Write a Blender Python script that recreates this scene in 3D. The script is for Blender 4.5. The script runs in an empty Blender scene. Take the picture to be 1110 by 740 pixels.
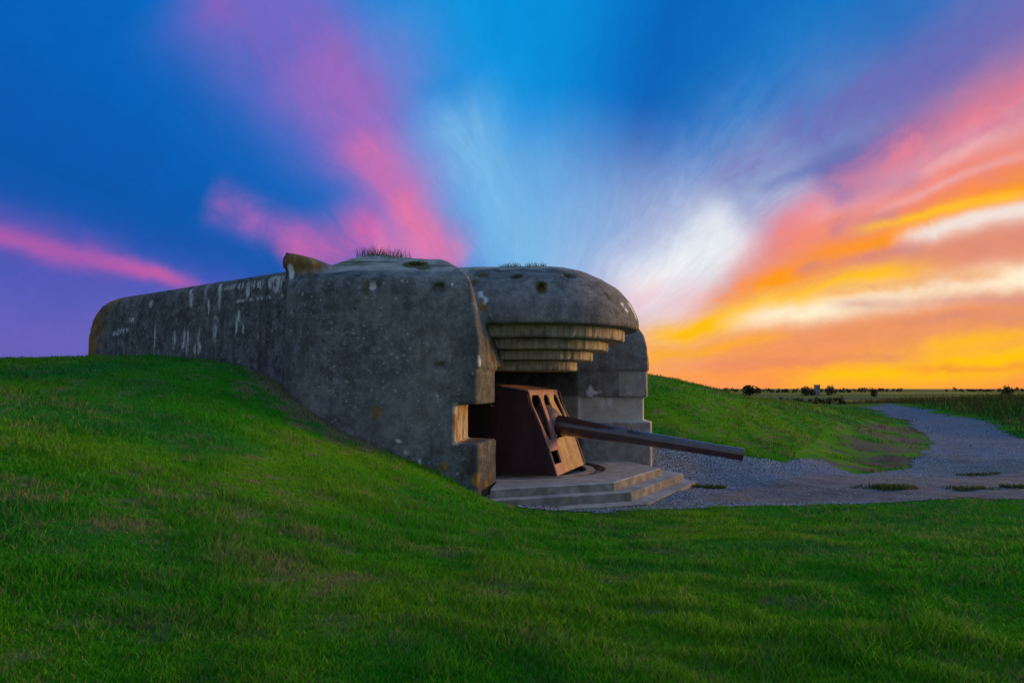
import bpy, bmesh, math, random
import numpy as np
from mathutils import Vector, Matrix
from mathutils.bvhtree import BVHTree

random.seed(7)
rng = np.random.default_rng(11)
R = math.radians
sc = bpy.context.scene
col = sc.collection

# ------------------------------------------------------------------ camera
CAM = np.array([0.0, 0.0, 2.65])
PITCH = math.atan(51 / 740)
cam_data = bpy.data.cameras.new('camera')
cam_data.lens = 24.0
cam_data.sensor_width = 36.0
cam_data.clip_start = 0.05
cam_data.clip_end = 9000
cam = bpy.data.objects.new('camera', cam_data)
col.objects.link(cam)
cam.location = CAM
cam.rotation_euler = (R(90) + PITCH, 0, 0)
sc.camera = cam


def ray(x, y):
    xc, yc = (x - 555) / 740, (370 - y) / 740
    return np.array([xc, math.cos(PITCH) - yc * math.sin(PITCH), math.sin(PITCH) + yc * math.cos(PITCH)])


def on_z(x, y, z=0.0):
    d = ray(x, y)
    t = (z - CAM[2]) / d[2]
    return CAM + d * t


def at_depth(x, y, Y):
    d = ray(x, y)
    return CAM + d * (Y / d[1])


# ------------------------------------------------------------------ light and sky
SUN_AZ = (0.93, 0.37)           # where the sun has gone down: to the right, a little beyond
SUN_EL = R(3.5)
sc.view_settings.view_transform = 'Standard'
sc.view_settings.look = 'None'
sc.view_settings.exposure = 0.0
sc.view_settings.gamma = 1.0
sc.render.engine = 'CYCLES'
sc.cycles.use_denoising = True
sc.cycles.max_bounces = 4
sc.cycles.diffuse_bounces = 2
sc.cycles.glossy_bounces = 2
sc.cycles.transmission_bounces = 3

sun_data = bpy.data.lights.new('sun', 'SUN')
sun_data.energy = 4.2
sun_data.angle = R(14)
sun_data.color = (1.0, 0.58, 0.24)
sun = bpy.data.objects.new('sun', sun_data)
col.objects.link(sun)
sd = Vector((SUN_AZ[0] * math.cos(SUN_EL), SUN_AZ[1] * math.cos(SUN_EL), math.sin(SUN_EL)))
sun.rotation_euler = sd.to_track_quat('Z', 'Y').to_euler()
sun.location = (30, 8, 12)


def lin(c):
    """8-bit display colour to linear"""
    o = []
    for v in c:
        v = v / 255
        o.append(v / 12.92 if v <= 0.04045 else ((v + 0.055) / 1.055) ** 2.4)
    return (*o, 1.0)


class NT:
    """tiny helper around a node tree"""
    def __init__(self, tree):
        self.t = tree
        self.n = tree.nodes
        self.l = tree.links

    def new(self, typ, **kw):
        n = self.n.new(typ)
        for k, v in kw.items():
            setattr(n, k, v)
        return n

    def put(self, sock, v):
        if hasattr(v, 'is_output'):
            self.l.new(v, sock)
        elif v is not None:
            sock.default_value = v

    def m(self, op, a, b=None, c=None, clamp=False):
        n = self.new('ShaderNodeMath', operation=op, use_clamp=clamp)
        self.put(n.inputs[0], a)
        if b is not None:
            self.put(n.inputs[1], b)
        if c is not None:
            self.put(n.inputs[2], c)
        return n.outputs[0]

    def vm(self, op, a, b=None, out=0):
        n = self.new('ShaderNodeVectorMath', operation=op)
        self.put(n.inputs[0], a)
        if b is not None:
            self.put(n.inputs[1], b)
        return n.outputs['Value'] if op in ('DOT_PRODUCT', 'LENGTH') else n.outputs[0]

    def smooth(self, v, a, b, lo=0.0, hi=1.0):
        n = self.new('ShaderNodeMapRange', interpolation_type='SMOOTHSTEP')
        self.put(n.inputs[0], v)
        for i, q in enumerate((a, b, lo, hi)):
            n.inputs[i + 1].default_value = q
        return n.outputs[0]

    def mix(self, f, a, b, blend='MIX'):
        n = self.new('ShaderNodeMix', data_type='RGBA', blend_type=blend)
        self.put(n.inputs[0], f)
        self.put(n.inputs[6], a)
        self.put(n.inputs[7], b)
        return n.outputs[2]

    def noise(self, vec, scale, detail=4.0, rough=0.55, dist=0.0, out='Fac'):
        n = self.new('ShaderNodeTexNoise')
        self.put(n.inputs['Vector'], vec)
        n.inputs['Scale'].default_value = scale
        n.inputs['Detail'].default_value = detail
        n.inputs['Roughness'].default_value = rough
        n.inputs['Distortion'].default_value = dist
        return n.outputs[out]

    def comb(self, x, y, z):
        n = self.new('ShaderNodeCombineXYZ')
        for i, v in enumerate((x, y, z)):
            self.put(n.inputs[i], v)
        return n.outputs[0]

    def ramp(self, fac, stops, interp='LINEAR'):
        n = self.new('ShaderNodeValToRGB')
        cr = n.color_ramp
        cr.interpolation = interp
        while len(cr.elements) < len(stops):
            cr.elements.new(0.5)
        for e, (p, c) in zip(cr.elements, sorted(stops, key=lambda s: s[0])):
            e.position = p
            e.color = c
        self.put(n.inputs[0], fac)
        return n.outputs[0]


world = bpy.data.worlds.new('World')
sc.world = world
world.use_nodes = True
world.cycles.sampling_method = 'NONE'
W = NT(world.node_tree)
W.n.clear()
geo = W.new('ShaderNodeTexCoord')
D0 = geo.outputs['Generated']
# slow bends and small wisps of the cloud sheets
wn = W.noise(D0, 2.4, 2.0, 0.5, 0.0, 'Color')
wn2 = W.noise(D0, 9.0, 6.0, 0.6, 0.6, 'Color')
half3 = (.5, .5, .5)
D = W.vm('ADD', D0, W.vm('ADD', W.vm('MULTIPLY', W.vm('SUBTRACT', wn, half3), (.075, .075, .075)), W.vm('MULTIPLY', W.vm('SUBTRACT', wn2, half3), (.036, .036, .036))))
sep0 = W.new('ShaderNodeSeparateXYZ')
W.put(sep0.inputs[0], D0)
el = W.m('ABSOLUTE', sep0.outputs[2])
VA = math.atan((590 - 555) / 740)                 # heading the cloud streets run towards
Vd = (math.sin(VA), math.cos(VA), 0.0)
Pd = (math.cos(VA), -math.sin(VA), 0.0)
dz = W.m('ABSOLUTE', sep0.outputs[2])
dp = W.vm('DOT_PRODUCT', D, Pd)
dv = W.vm('DOT_PRODUCT', D0, Vd)
phi = W.m('DIVIDE', W.m('ARCTAN2', dz, dp), math.pi)          # 0 right .. 1 left, turn about the streets' heading
ang = W.m('MULTIPLY', W.m('ARCCOSINE', dv), 180 / math.pi)    # degrees away from that heading
fv = W.comb(W.m('MULTIPLY', phi, 9.0), W.m('MULTIPLY', ang, 0.055), 0.0)
fib = W.noise(fv, 1.6, 7.0, 0.62, 1.0)
fib2 = W.noise(W.vm('ADD', fv, (3.7, 8.1, 2.0)), 3.4, 7.0, 0.65, 1.4)
cell = W.noise(fv, 9.0, 8.0, 0.68, 1.6)


def stops(lst):
    return [(d / 180.0, lin(c)) for d, c in lst]


# clear air: deep blue away from the sunset, turning lilac low at the left and orange low at the right
ph = W.m('ADD', phi, W.m('MULTIPLY', W.m('SUBTRACT', fib, 0.5), 0.03), clamp=True)
air = W.ramp(ph, stops([
    (0, (250, 150, 70)), (8, (238, 146, 90)), (16, (232, 142, 104)), (24, (222, 140, 128)), (31, (190, 130, 160)), (38, (110, 112, 182)), (46, (44, 112, 190)),
    (54, (8, 116, 198)), (62, (0, 106, 190)), (70, (0, 98, 184)), (78, (0, 116, 200)), (88, (0, 138, 216)), (100, (0, 146, 222)), (112, (0, 136, 216)), (124, (0, 112, 208)),
    (138, (0, 100, 190)), (148, (0, 92, 180)), (156, (0, 84, 172)), (163, (16, 84, 176)), (170, (62, 86, 184)), (180, (112, 98, 184))]))
lowair = W.ramp(ph, stops([
    (0, (252, 150, 88)), (12, (252, 158, 70)), (24, (246, 158, 104)), (36, (228, 176, 176)), (52, (204, 184, 216)), (72, (160, 188, 228)), (95, (128, 182, 230)),
    (112, (96, 156, 222)), (126, (80, 120, 208)), (145, (60, 104, 200)), (160, (70, 96, 192)), (180, (116, 100, 186))]))
sky = W.mix(W.smooth(ang, 9, 25), lowair, air)


def unit(px, py):
    d = ray(px, py)
    return d / np.linalg.norm(d)


def streak(x0, y0, x1, y1, wpx, c, alpha, wisp=1.0, src=None, hard=0.35):
    """a drawn-out cloud between two points of the sky, feathered by the wind"""
    global sky
    a, b = unit(x0, y0), unit(x1, y1)
    n = np.cross(a, b)
    n /= np.linalg.norm(n)
    mid_ = (a + b) / np.linalg.norm(a + b)
    tng = np.cross(n, mid_)
    L = math.acos(float(np.clip(a @ b, -1, 1))) / 2
    ac = W.m('MULTIPLY', W.vm('DOT_PRODUCT', D, tuple(n)), 740 / wpx)
    g = W.m('POWER', 2.718, W.m('MULTIPLY', W.m('MULTIPLY', ac, ac), -1.0))
    al = W.m('ABSOLUTE', W.m('ARCTAN2', W.vm('DOT_PRODUCT', D, tuple(tng)), W.vm('DOT_PRODUCT', D, tuple(mid_))))
    e = W.smooth(al, L * (1 - hard), L * 1.12, 1.0, 0.0)
    f = fib if src is None else src
    m_ = W.m('MULTIPLY_ADD', W.m('SUBTRACT', f, 0.5), 2.4 * wisp, 1.0 - 0.12 * wisp)
    k = W.m('MULTIPLY', W.m('MULTIPLY', g, e), W.m('MULTIPLY', m_, alpha), clamp=True)
    sky = W.mix(k, sky, lin(c))


for st in [
        # left: rose street, its lilac veil, and the low ribbon
        (390, 30, 500, 240, 60, (96, 146, 218), .55, .8), (230, -60, 420, 150, 60, (138, 98, 188), .85, .6), (330, 60, 470, 230, 40, (160, 106, 190), .7, .6),
        (380, 135, 490, 285, 24, (214, 108, 170), .75, .6), (430, 205, 500, 290, 20, (234, 112, 156), .6, .6),
        (230, 215, 340, 262, 17, (164, 98, 184), .6, 1.0), (310, 282, 420, 240, 26, (214, 100, 170), .7, 1.0), (400, 262, 470, 275, 26, (226, 120, 176), .6, 1.0),
        (-160, 285, 300, 330, 34, (84, 84, 186), .5, .6), (-200, 352, 360, 372, 40, (106, 96, 186), .75, .4), (-120, 238, 235, 312, 8, (206, 92, 164), .72, .6), (-60, 240, 150, 290, 18, (130, 84, 178), .4, .8),
        # middle: pale blue veil and the white clearing over the sunset
        (480, 110, 570, 300, 44, (128, 192, 234), .62, 1.0), (560, 150, 700, 330, 46, (120, 170, 222), .45, 1.2), (640, 330, 980, 90, 62, (130, 164, 214), .5, 1.2),
        (650, 345, 900, 185, 66, (196, 208, 230), .62, .9), (676, 334, 820, 232, 36, (240, 243, 246), .98, .5), (620, 340, 770, 322, 24, (238, 196, 206), .7, .8),
        # right: violet, rose, salmon, fire and cream ribbons one under another
        (760, 215, 1180, -30, 30, (110, 100, 176), .6, 1.4), (880, 200, 1020, 130, 16, (84, 92, 170), .6, 1.4), (820, 285, 1200, 45, 26, (226, 118, 140), .8, 1.2),
        (860, 268, 1200, 95, 17, (236, 200, 212), .75, 1.3), (790, 300, 1200, 130, 20, (240, 128, 110), .8, 1.2), (900, 222, 1010, 190, 13, (150, 112, 170), .6, 1.5),
        (740, 345, 1200, 165, 22, (248, 136, 74), .85, 1.0), (900, 262, 985, 240, 11, (170, 122, 158), .55, 1.5), (800, 322, 1220, 182, 13, (255, 150, 10), 1.1, .6),
        (680, 376, 1030, 290, 15, (255, 190, 2), 1.2, .45), (960, 292, 1220, 240, 16, (222, 140, 116), .8, 1.0), (970, 270, 1220, 212, 9, (240, 222, 214), .95, .9),
        (920, 258, 1130, 215, 5, (255, 190, 40), .8, 1.0), (780, 358, 1240, 286, 12, (255, 238, 206), 1.0, .8), (880, 325, 1100, 300, 5, (238, 170, 110), .6, 1.5), (690, 392, 1220, 340, 14, (238, 150, 100), .75, 1.0),
        (680, 392, 860, 370, 8, (255, 172, 18), .9, .8), (990, 382, 1240, 336, 6, (255, 184, 24), .85, 1.0), (850, 418, 1260, 366, 14, (255, 196, 2), 1.1, .5), (700, 412, 960, 402, 7, (254, 158, 60), .6, 1.0),
        (900, 336, 1180, 322, 6, (206, 132, 128), .6, 1.5), (740, 402, 1010, 390, 6, (228, 128, 104), .65, 1.4), (960, 356, 1200, 338, 6, (214, 138, 112), .7, 1.4), (860, 300, 1010, 272, 7, (198, 124, 140), .6, 1.5), (960, 402, 1200, 386, 4, (244, 142, 60), .7, 1.3), (780, 385, 930, 372, 5, (240, 146, 96), .6, 1.4),
        (830, 210, 940, 160, 8, (96, 112, 180), .5, 1.8), (1000, 175, 1180, 100, 6, (214, 120, 150), .6, 1.6), (940, 240, 1150, 158, 5, (236, 170, 170), .6, 1.6)]:
    streak(*st, src=(fib if (st[0] + st[1]) % 2 < 1 else fib2))
# the afterglow belongs to the sunset side: overhead and behind it gives way to pale dusk
dusk = W.mix(W.smooth(dz, 0.0, 0.7), lin((176, 172, 194)), lin((128, 168, 212)))
sky = W.mix(W.smooth(ang, 50, 95), sky, dusk)
# soft mottling of thin cirrus
mott = W.smooth(W.m('MULTIPLY_ADD', cell, 0.5, W.m('MULTIPLY', fib2, 0.5)), 0.3, 0.7, 0.955, 1.045)
sky = W.mix(1.0, sky, W.comb(mott, mott, mott), 'MULTIPLY')
bg = W.new('ShaderNodeBackground')
W.put(bg.inputs[0], sky)
bg.inputs[1].default_value = 1.0
nish = W.new('ShaderNodeTexSky', sky_type='NISHITA')
nish.sun_disc = False
nish.sun_elevation = SUN_EL
nish.sun_rotation = math.atan2(SUN_AZ[0], SUN_AZ[1])
bg2 = W.new('ShaderNodeBackground')
W.put(bg2.inputs[0], nish.outputs[0])
bg2.inputs[1].default_value = 0.004
addn = W.new('ShaderNodeAddShader')
W.l.new(bg.outputs[0], addn.inputs[0])
W.l.new(bg2.outputs[0], addn.inputs[1])
wout = W.new('ShaderNodeOutputWorld')
W.l.new(addn.outputs[0], wout.inputs[0])


# ------------------------------------------------------------------ general helpers
def tag(o, label=None, cat=None, group=None, kind=None):
    for k, v in (('label', label), ('category', cat), ('group', group), ('kind', kind)):
        if v:
            o[k] = v
    return o


def empty(name, loc=(0, 0, 0)):
    o = bpy.data.objects.new(name, None)
    o.location = loc
    o.empty_display_size = 0.3
    col.objects.link(o)
    return o


def link(name, me, mat, parent=None, smooth=False):
    o = bpy.data.objects.new(name, me)
    col.objects.link(o)
    if mat and not me.materials:
        me.materials.append(mat)
    if parent:
        o.parent = parent
        o.matrix_parent_inverse = Matrix.Translation(-parent.location)
    if smooth:
        me.shade_smooth()
    return o


def mesh(name, v, f):
    me = bpy.data.meshes.new(name)
    me.from_pydata([tuple(map(float, p)) for p in v], [], f)
    me.update()
    return me


def np_mesh(name, verts, quads=None, tris=None):
    """fast mesh from numpy arrays"""
    me = bpy.data.meshes.new(name)
    nq = 0 if quads is None else len(quads)
    nt = 0 if tris is None else len(tris)
    me.vertices.add(len(verts))
    me.vertices.foreach_set('co', np.asarray(verts, np.float32).ravel())
    loops = []
    if nq:
        loops.append(np.asarray(quads, np.int32).ravel())
    if nt:
        loops.append(np.asarray(tris, np.int32).ravel())
    loops = np.concatenate(loops)
    me.loops.add(len(loops))
    me.loops.foreach_set('vertex_index', loops)
    me.polygons.add(nq + nt)
    st = np.concatenate([np.arange(nq) * 4, nq * 4 + np.arange(nt) * 3]).astype(np.int32)
    me.polygons.foreach_set('loop_start', st)
    me.update(calc_edges=True)
    return me


def attr(me, name, vals):
    vals = np.asarray(vals, np.float32)
    if vals.ndim == 1:
        a = me.attributes.new(name, 'FLOAT', 'POINT')
        a.data.foreach_set('value', vals)
    else:
        a = me.attributes.new(name, 'FLOAT_COLOR', 'POINT')
        c = np.ones((len(vals), 4), np.float32)
        c[:, :3] = vals
        a.data.foreach_set('color', c.ravel())


def prism(poly, z0, z1, bevel=0.0):
    """closed prism over a plan polygon (counter-clockwise)"""
    bm = bmesh.new()
    a = [bm.verts.new((p[0], p[1], z0)) for p in poly]
    b = [bm.verts.new((p[0], p[1], z1)) for p in poly]
    bm.faces.new(list(reversed(a)))
    bm.faces.new(b)
    n = len(poly)
    for i in range(n):
        bm.faces.new((a[i], a[(i + 1) % n], b[(i + 1) % n], b[i]))
    bmesh.ops.recalc_face_normals(bm, faces=bm.faces)
    if bevel:
        bmesh.ops.bevel(bm, geom=list(bm.edges), offset=bevel, segments=2, affect='EDGES', profile=0.6)
    me = bpy.data.meshes.new('prism')
    bm.to_mesh(me)
    bm.free()
    return me


def vnoise(p, seed=0):
    """smooth value noise in [0,1], p (N,2) or (N,3)"""
    p = np.asarray(p, float)
    i = np.floor(p).astype(np.int64)
    f = p - i
    f = f * f * (3 - 2 * f)
    dim = p.shape[1]
    out = np.zeros(len(p))
    for c in range(2 ** dim):
        w = np.ones(len(p))
        h = np.full(len(p), seed * 7919 + 13, np.int64)
        for d in range(dim):
            o = (c >> d) & 1
            w *= f[:, d] if o else 1 - f[:, d]
            h = (h * 31 + (i[:, d] + o) * [73856093, 19349663, 83492791][d]) & 0x7fffffff
        h = ((h >> 13) ^ h) & 0x7fffffff
        h = (h * ((h * h * 15731 + 789221) & 0x7fffffff) + 1376312589) & 0x7fffffff
        out += w * (h / 0x7fffffff)
    return out


def fbm(p, seed=0, octv=4):
    p = np.asarray(p, float)
    s, a, t = 0, 0.5, 0
    for k in range(octv):
        s = s + a * vnoise(p * 2 ** k, seed + k)
        t += a
        a *= 0.5
    return s / t


def sst(x, a, b):
    t = np.clip((x - a) / (b - a), 0, 1)
    return t * t * (3 - 2 * t)


def poly_sdf(px, py, poly):
    """signed distance to a plan polygon (negative inside)"""
    poly = np.asarray(poly, float)
    d = np.full(px.shape, 1e9)
    s = np.zeros(px.shape, bool)
    n = len(poly)
    for i in range(n):
        a, b = poly[i], poly[(i + 1) % n]
        ex, ey = b - a
        wx, wy = px - a[0], py - a[1]
        t = np.clip((wx * ex + wy * ey) / (ex * ex + ey * ey), 0, 1)
        d = np.minimum(d, (wx - ex * t) ** 2 + (wy - ey * t) ** 2)
        cond = (a[1] > py) != (b[1] > py)
        with np.errstate(divide='ignore', invalid='ignore'):
            xi = a[0] + (py - a[1]) / (ey if ey != 0 else 1e-9) * ex
        s ^= cond & (px < xi)
    d = np.sqrt(d)
    return np.where(s, -d, d)


# ------------------------------------------------------------------ materials
def material(name):
    m = bpy.data.materials.new(name)
    m.use_nodes = True
    t = NT(m.node_tree)
    b = t.n['Principled BSDF']
    return m, t, b


def attr_node(t, name, out='Fac'):
    n = t.new('ShaderNodeAttribute', attribute_name=name)
    return n.outputs[out]


def bump(t, b, h, strength, dist):
    n = t.new('ShaderNodeBump')
    n.inputs['Strength'].default_value = strength
    n.inputs['Distance'].default_value = dist
    t.put(n.inputs['Height'], h)
    t.put(b.inputs['Normal'], n.outputs[0])


def make_concrete(name, weathered=True):
    m, t, b = material(name)
    co = t.new('ShaderNodeTexCoord').outputs['Object']
    mp = t.new('ShaderNodeMapping')
    t.put(mp.inputs[0], co)
    mp.inputs['Scale'].default_value = (1, 1, 0.13)
    big = t.noise(co, 0.55, 5, 0.6)
    md = t.noise(co, 3.2, 6, 0.65)
    fine = t.noise(co, 22, 5, 0.7)
    strk = t.noise(mp.outputs[0], 5.0, 5, 0.6)
    if weathered:
        pale = attr_node(t, 'pale')
        dark = t.mix(t.smooth(md, 0.36, 0.64), (0.022, 0.027, 0.032, 1), (0.125, 0.140, 0.155, 1))
        dark = t.mix(t.m('MULTIPLY', t.smooth(fine, 0.48, 0.60), 0.5), dark, (0.17, 0.185, 0.20, 1))
        dark = t.mix(t.m('MULTIPLY', t.smooth(t.noise(co, 11, 6, 0.75), 0.5, 0.62), 0.6), dark, (0.03, 0.034, 0.038, 1))
        dark = t.mix(t.m('MULTIPLY', t.smooth(big, 0.4, 0.7), 0.55), dark, (0.062, 0.068, 0.076, 1))
        dark = t.mix(t.m('MULTIPLY', t.smooth(strk, 0.52, 0.72), 0.5), dark, (0.13, 0.14, 0.15, 1))
        hue = t.noise(co, 0.7, 4, 0.6)
        dark = t.mix(t.m('MULTIPLY', t.smooth(hue, 0.5, 0.66), 0.5), dark, t.mix(1.0, dark, (0.82, 1.05, 1.08, 1), 'MULTIPLY'))
        dark = t.mix(t.m('MULTIPLY', t.smooth(hue, 0.48, 0.36), 0.7), dark, t.mix(1.0, dark, (1.12, 1.0, 1.0, 1), 'MULTIPLY'))
        ctr = t.noise(co, 5.5, 7, 0.75)
        dark = t.mix(t.m('MULTIPLY', t.smooth(ctr, 0.52, 0.60), 0.55), dark, (0.026, 0.029, 0.033, 1))
        dark = t.mix(t.m('MULTIPLY', t.smooth(ctr, 0.47, 0.40), 0.45), dark, (0.16, 0.172, 0.185, 1))
        sz = t.new('ShaderNodeSeparateXYZ')
        t.put(sz.inputs[0], co)
        lift = t.m('FRACT', t.m('MULTIPLY', t.m('ADD', sz.outputs[2], t.m('MULTIPLY', t.noise(co, 0.8, 3), 0.10)), 2.6))
        joint = t.m('MULTIPLY', t.smooth(t.m('ABSOLUTE', t.m('SUBTRACT', lift, 0.5)), 0.44, 0.495), t.smooth(t.noise(co, 1.6, 4), 0.42, 0.62))
        dark = t.mix(t.m('MULTIPLY', joint, 0.5), dark, (0.03, 0.033, 0.037, 1))
        mr = t.new('ShaderNodeMapping')
        t.put(mr.inputs[0], co)
        mr.inputs['Scale'].default_value = (1, 1, 0.07)
        run = t.m('MULTIPLY', t.smooth(t.noise(mr.outputs[0], 3.2, 5, 0.65), 0.50, 0.64), t.smooth(big, 0.35, 0.6, 0.35, 0.8))
        dark = t.mix(run, dark, (0.028, 0.030, 0.033, 1))
        lite = t.mix(t.smooth(md, 0.3, 0.75), (0.30, 0.285, 0.25, 1), (0.50, 0.47, 0.41, 1))
        lite = t.mix(t.m('MULTIPLY', t.smooth(strk, 0.50, 0.70), 0.45), lite, (0.10, 0.10, 0.10, 1))
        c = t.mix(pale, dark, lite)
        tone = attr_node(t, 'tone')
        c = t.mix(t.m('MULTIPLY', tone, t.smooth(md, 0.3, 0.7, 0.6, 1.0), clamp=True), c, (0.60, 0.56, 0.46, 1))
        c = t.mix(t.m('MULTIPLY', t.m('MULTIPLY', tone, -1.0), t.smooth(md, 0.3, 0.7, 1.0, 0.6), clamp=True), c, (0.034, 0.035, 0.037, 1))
        # crustose lichen spots and pits
        cw = t.vm('ADD', co, t.vm('MULTIPLY', t.vm('SUBTRACT', t.noise(co, 14, 3, 0.6, 0, 'Color'), (.5, .5, .5)), (.16, .16, .16)))
        vo = t.new('ShaderNodeTexVoronoi')
        t.put(vo.inputs['Vector'], cw)
        vo.inputs['Scale'].default_value = 5.5
        spot = t.m('MULTIPLY', t.smooth(t.m('ADD', vo.outputs['Distance'], t.m('MULTIPLY', fine, 0.2)), 0.30, 0.20), t.smooth(t.noise(co, 0.9, 3), 0.40, 0.58))
        c = t.mix(t.m('MULTIPLY', spot, 0.6), c, (0.42, 0.43, 0.42, 1))
        vo2 = t.new('ShaderNodeTexVoronoi')
        t.put(vo2.inputs['Vector'], cw)
        vo2.inputs['Scale'].default_value = 13
        spot2 = t.m('MULTIPLY', t.smooth(t.m('ADD', vo2.outputs['Distance'], t.m('MULTIPLY', fine, 0.2)), 0.36, 0.26), t.smooth(t.noise(co, 1.7, 3), 0.42, 0.56))
        c = t.mix(t.m('MULTIPLY', spot2, 0.65), c, (0.36, 0.36, 0.34, 1))
        pit = t.smooth(t.noise(co, 9, 3, 0.5), 0.70, 0.76)
        c = t.mix(t.m('MULTIPLY', pit, 0.8), c, (0.02, 0.02, 0.021, 1))
        c = t.mix(attr_node(t, 'moss'), c, t.mix(t.smooth(fine, 0.3, 0.7), (0.05, 0.045, 0.02, 1), (0.13, 0.11, 0.045, 1)))
        c = t.mix(attr_node(t, 'lichen_glow'), c, t.mix(t.smooth(md, 0.35, 0.7), (0.16, 0.085, 0.02, 1), (0.34, 0.19, 0.03, 1)))
        mw = t.new('ShaderNodeMapping')
        t.put(mw.inputs[0], co)
        mw.inputs['Scale'].default_value = (1, 1, 0.3)
        drip = t.smooth(t.noise(mw.outputs[0], 9.0, 5, 0.65), 0.40, 0.58)
        wa = attr_node(t, 'white')
        c = t.mix(t.m('MULTIPLY', wa, t.m('MAXIMUM', drip, t.smooth(wa, 0.78, 0.95))), c, (0.62, 0.64, 0.65, 1))
        h = t.m('ADD', t.m('MULTIPLY', md, 0.6), t.m('SUBTRACT', t.m('MULTIPLY', fine, 0.35), t.m('MULTIPLY', pit, 0.8)))
        bump(t, b, h, 0.7, 0.05)
    else:
        c = t.mix(t.smooth(md, 0.3, 0.75), (0.30, 0.285, 0.265, 1), (0.50, 0.475, 0.44, 1))
        c = t.mix(t.m('MULTIPLY', t.smooth(big, 0.45, 0.7), 0.6), c, (0.15, 0.14, 0.125, 1))
        c = t.mix(t.smooth(fine, 0.62, 0.75), c, (0.09, 0.085, 0.08, 1))
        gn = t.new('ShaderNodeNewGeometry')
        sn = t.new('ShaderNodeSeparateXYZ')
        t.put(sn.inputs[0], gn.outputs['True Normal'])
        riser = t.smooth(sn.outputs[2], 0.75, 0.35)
        riser_shade = t.mix(t.smooth(t.noise(co, 2.6, 5, 0.65), 0.45, 0.65), (0.115, 0.11, 0.10, 1), (0.13, 0.12, 0.065, 1))  # upright faces darkened by normal: shade put into the colour, with mossy mottling
        c = t.mix(t.m('MULTIPLY', riser, t.smooth(md, 0.25, 0.7, 0.9, 0.45)), c, riser_shade)
        bump(t, b, t.m('ADD', t.m('MULTIPLY', md, 0.5), t.m('MULTIPLY', fine, 0.4)), 0.5, 0.03)
    t.put(b.inputs['Base Color'], c)
    b.inputs['Roughness'].default_value = 0.95
    b.inputs['Specular IOR Level'].default_value = 0.15
    return m


MAT_WEATHERED = make_concrete('weathered_concrete')
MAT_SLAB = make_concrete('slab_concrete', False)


def make_board():
    """beige concrete with the imprint of upright form boards"""
    m, t, b = material('board_marked_concrete')
    co = t.new('ShaderNodeTexCoord').outputs['Object']
    a = attr_node(t, 'arc')
    brd = t.m('FRACT', t.m('MULTIPLY', a, 6.3))
    idn = t.new('ShaderNodeTexWhiteNoise', noise_dimensions='1D')
    t.put(idn.inputs['W'], t.m('FLOOR', t.m('MULTIPLY', a, 6.3)))
    line = t.smooth(t.m('ABSOLUTE', t.m('SUBTRACT', brd, 0.5)), 0.42, 0.49)
    md = t.noise(co, 3.5, 5, 0.65)
    c = t.mix(t.smooth(md, 0.3, 0.7), (0.30, 0.265, 0.20, 1), (0.52, 0.455, 0.34, 1))
    c = t.mix(t.m('MULTIPLY', idn.outputs[0], 0.35), c, (0.26, 0.22, 0.15, 1))
    c = t.mix(t.m('MULTIPLY', line, 0.6), c, (0.10, 0.085, 0.06, 1))
    c = t.mix(t.m('MULTIPLY', t.smooth(t.noise(co, 1.1, 4), 0.52, 0.7), 0.75), c, (0.11, 0.085, 0.065, 1))
    t.put(b.inputs['Base Color'], c)
    b.inputs['Roughness'].default_value = 0.95
    b.inputs['Specular IOR Level'].default_value = 0.15
    bump(t, b, t.m('SUBTRACT', t.m('MULTIPLY', md, 0.4), line), 0.5, 0.02)
    return m


MAT_BOARD = make_board()


def make_rust(name, ca, cb, cc, rough=0.7, spec=0.3, scale=2.5, bmp=0.25):
    m, t, b = material(name)
    co = t.new('ShaderNodeTexCoord').outputs['Object']
    mp = t.new('ShaderNodeMapping')
    t.put(mp.inputs[0], co)
    mp.inputs['Scale'].default_value = (1, 1, 0.22)
    n1 = t.noise(mp.outputs[0], scale, 6, 0.65)
    n2 = t.noise(co, scale * 6, 5, 0.7)
    c = t.mix(t.smooth(n1, 0.35, 0.65), ca, cb)
    c = t.mix(t.m('MULTIPLY', t.smooth(n2, 0.52, 0.68), 0.6), c, cc)
    c = t.mix(t.m('MULTIPLY', t.smooth(t.noise(co, 1.9, 6, 0.7), 0.52, 0.64), 0.55), c, cc)
    t.put(b.inputs['Base Color'], c)
    t.put(b.inputs['Roughness'], t.smooth(n2, 0.3, 0.7, rough - 0.12, rough + 0.12))
    b.inputs['Specular IOR Level'].default_value = spec
    bump(t, b, n2, bmp, 0.01)
    return m


MAT_RUST_DARK = make_rust('dark_rusted_steel', (0.040, 0.018, 0.022, 1), (0.066, 0.026, 0.028, 1), (0.028, 0.016, 0.020, 1))
MAT_RUST_PINK = make_rust('red_rusted_steel', (0.27, 0.125, 0.105, 1), (0.40, 0.215, 0.18, 1), (0.14, 0.06, 0.05, 1))
MAT_RUST_OCHRE = make_rust('ochre_rusted_steel', (0.30, 0.19, 0.085, 1), (0.46, 0.32, 0.16, 1), (0.20, 0.10, 0.05, 1))
MAT_BARREL = make_rust('dark_painted_steel', (0.045, 0.022, 0.026, 1), (0.075, 0.034, 0.036, 1), (0.030, 0.018, 0.022, 1), 0.30, 0.6, 2.5, 0.04)
_b = MAT_BARREL.node_tree.nodes['Principled BSDF']
_b.inputs['Coat Weight'].default_value = 0.6
_b.inputs['Coat Roughness'].default_value = 0.18
MAT_COLLAR = make_rust('grey_weathered_steel', (0.13, 0.10, 0.095, 1), (0.20, 0.16, 0.15, 1), (0.10, 0.06, 0.055, 1))


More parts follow.
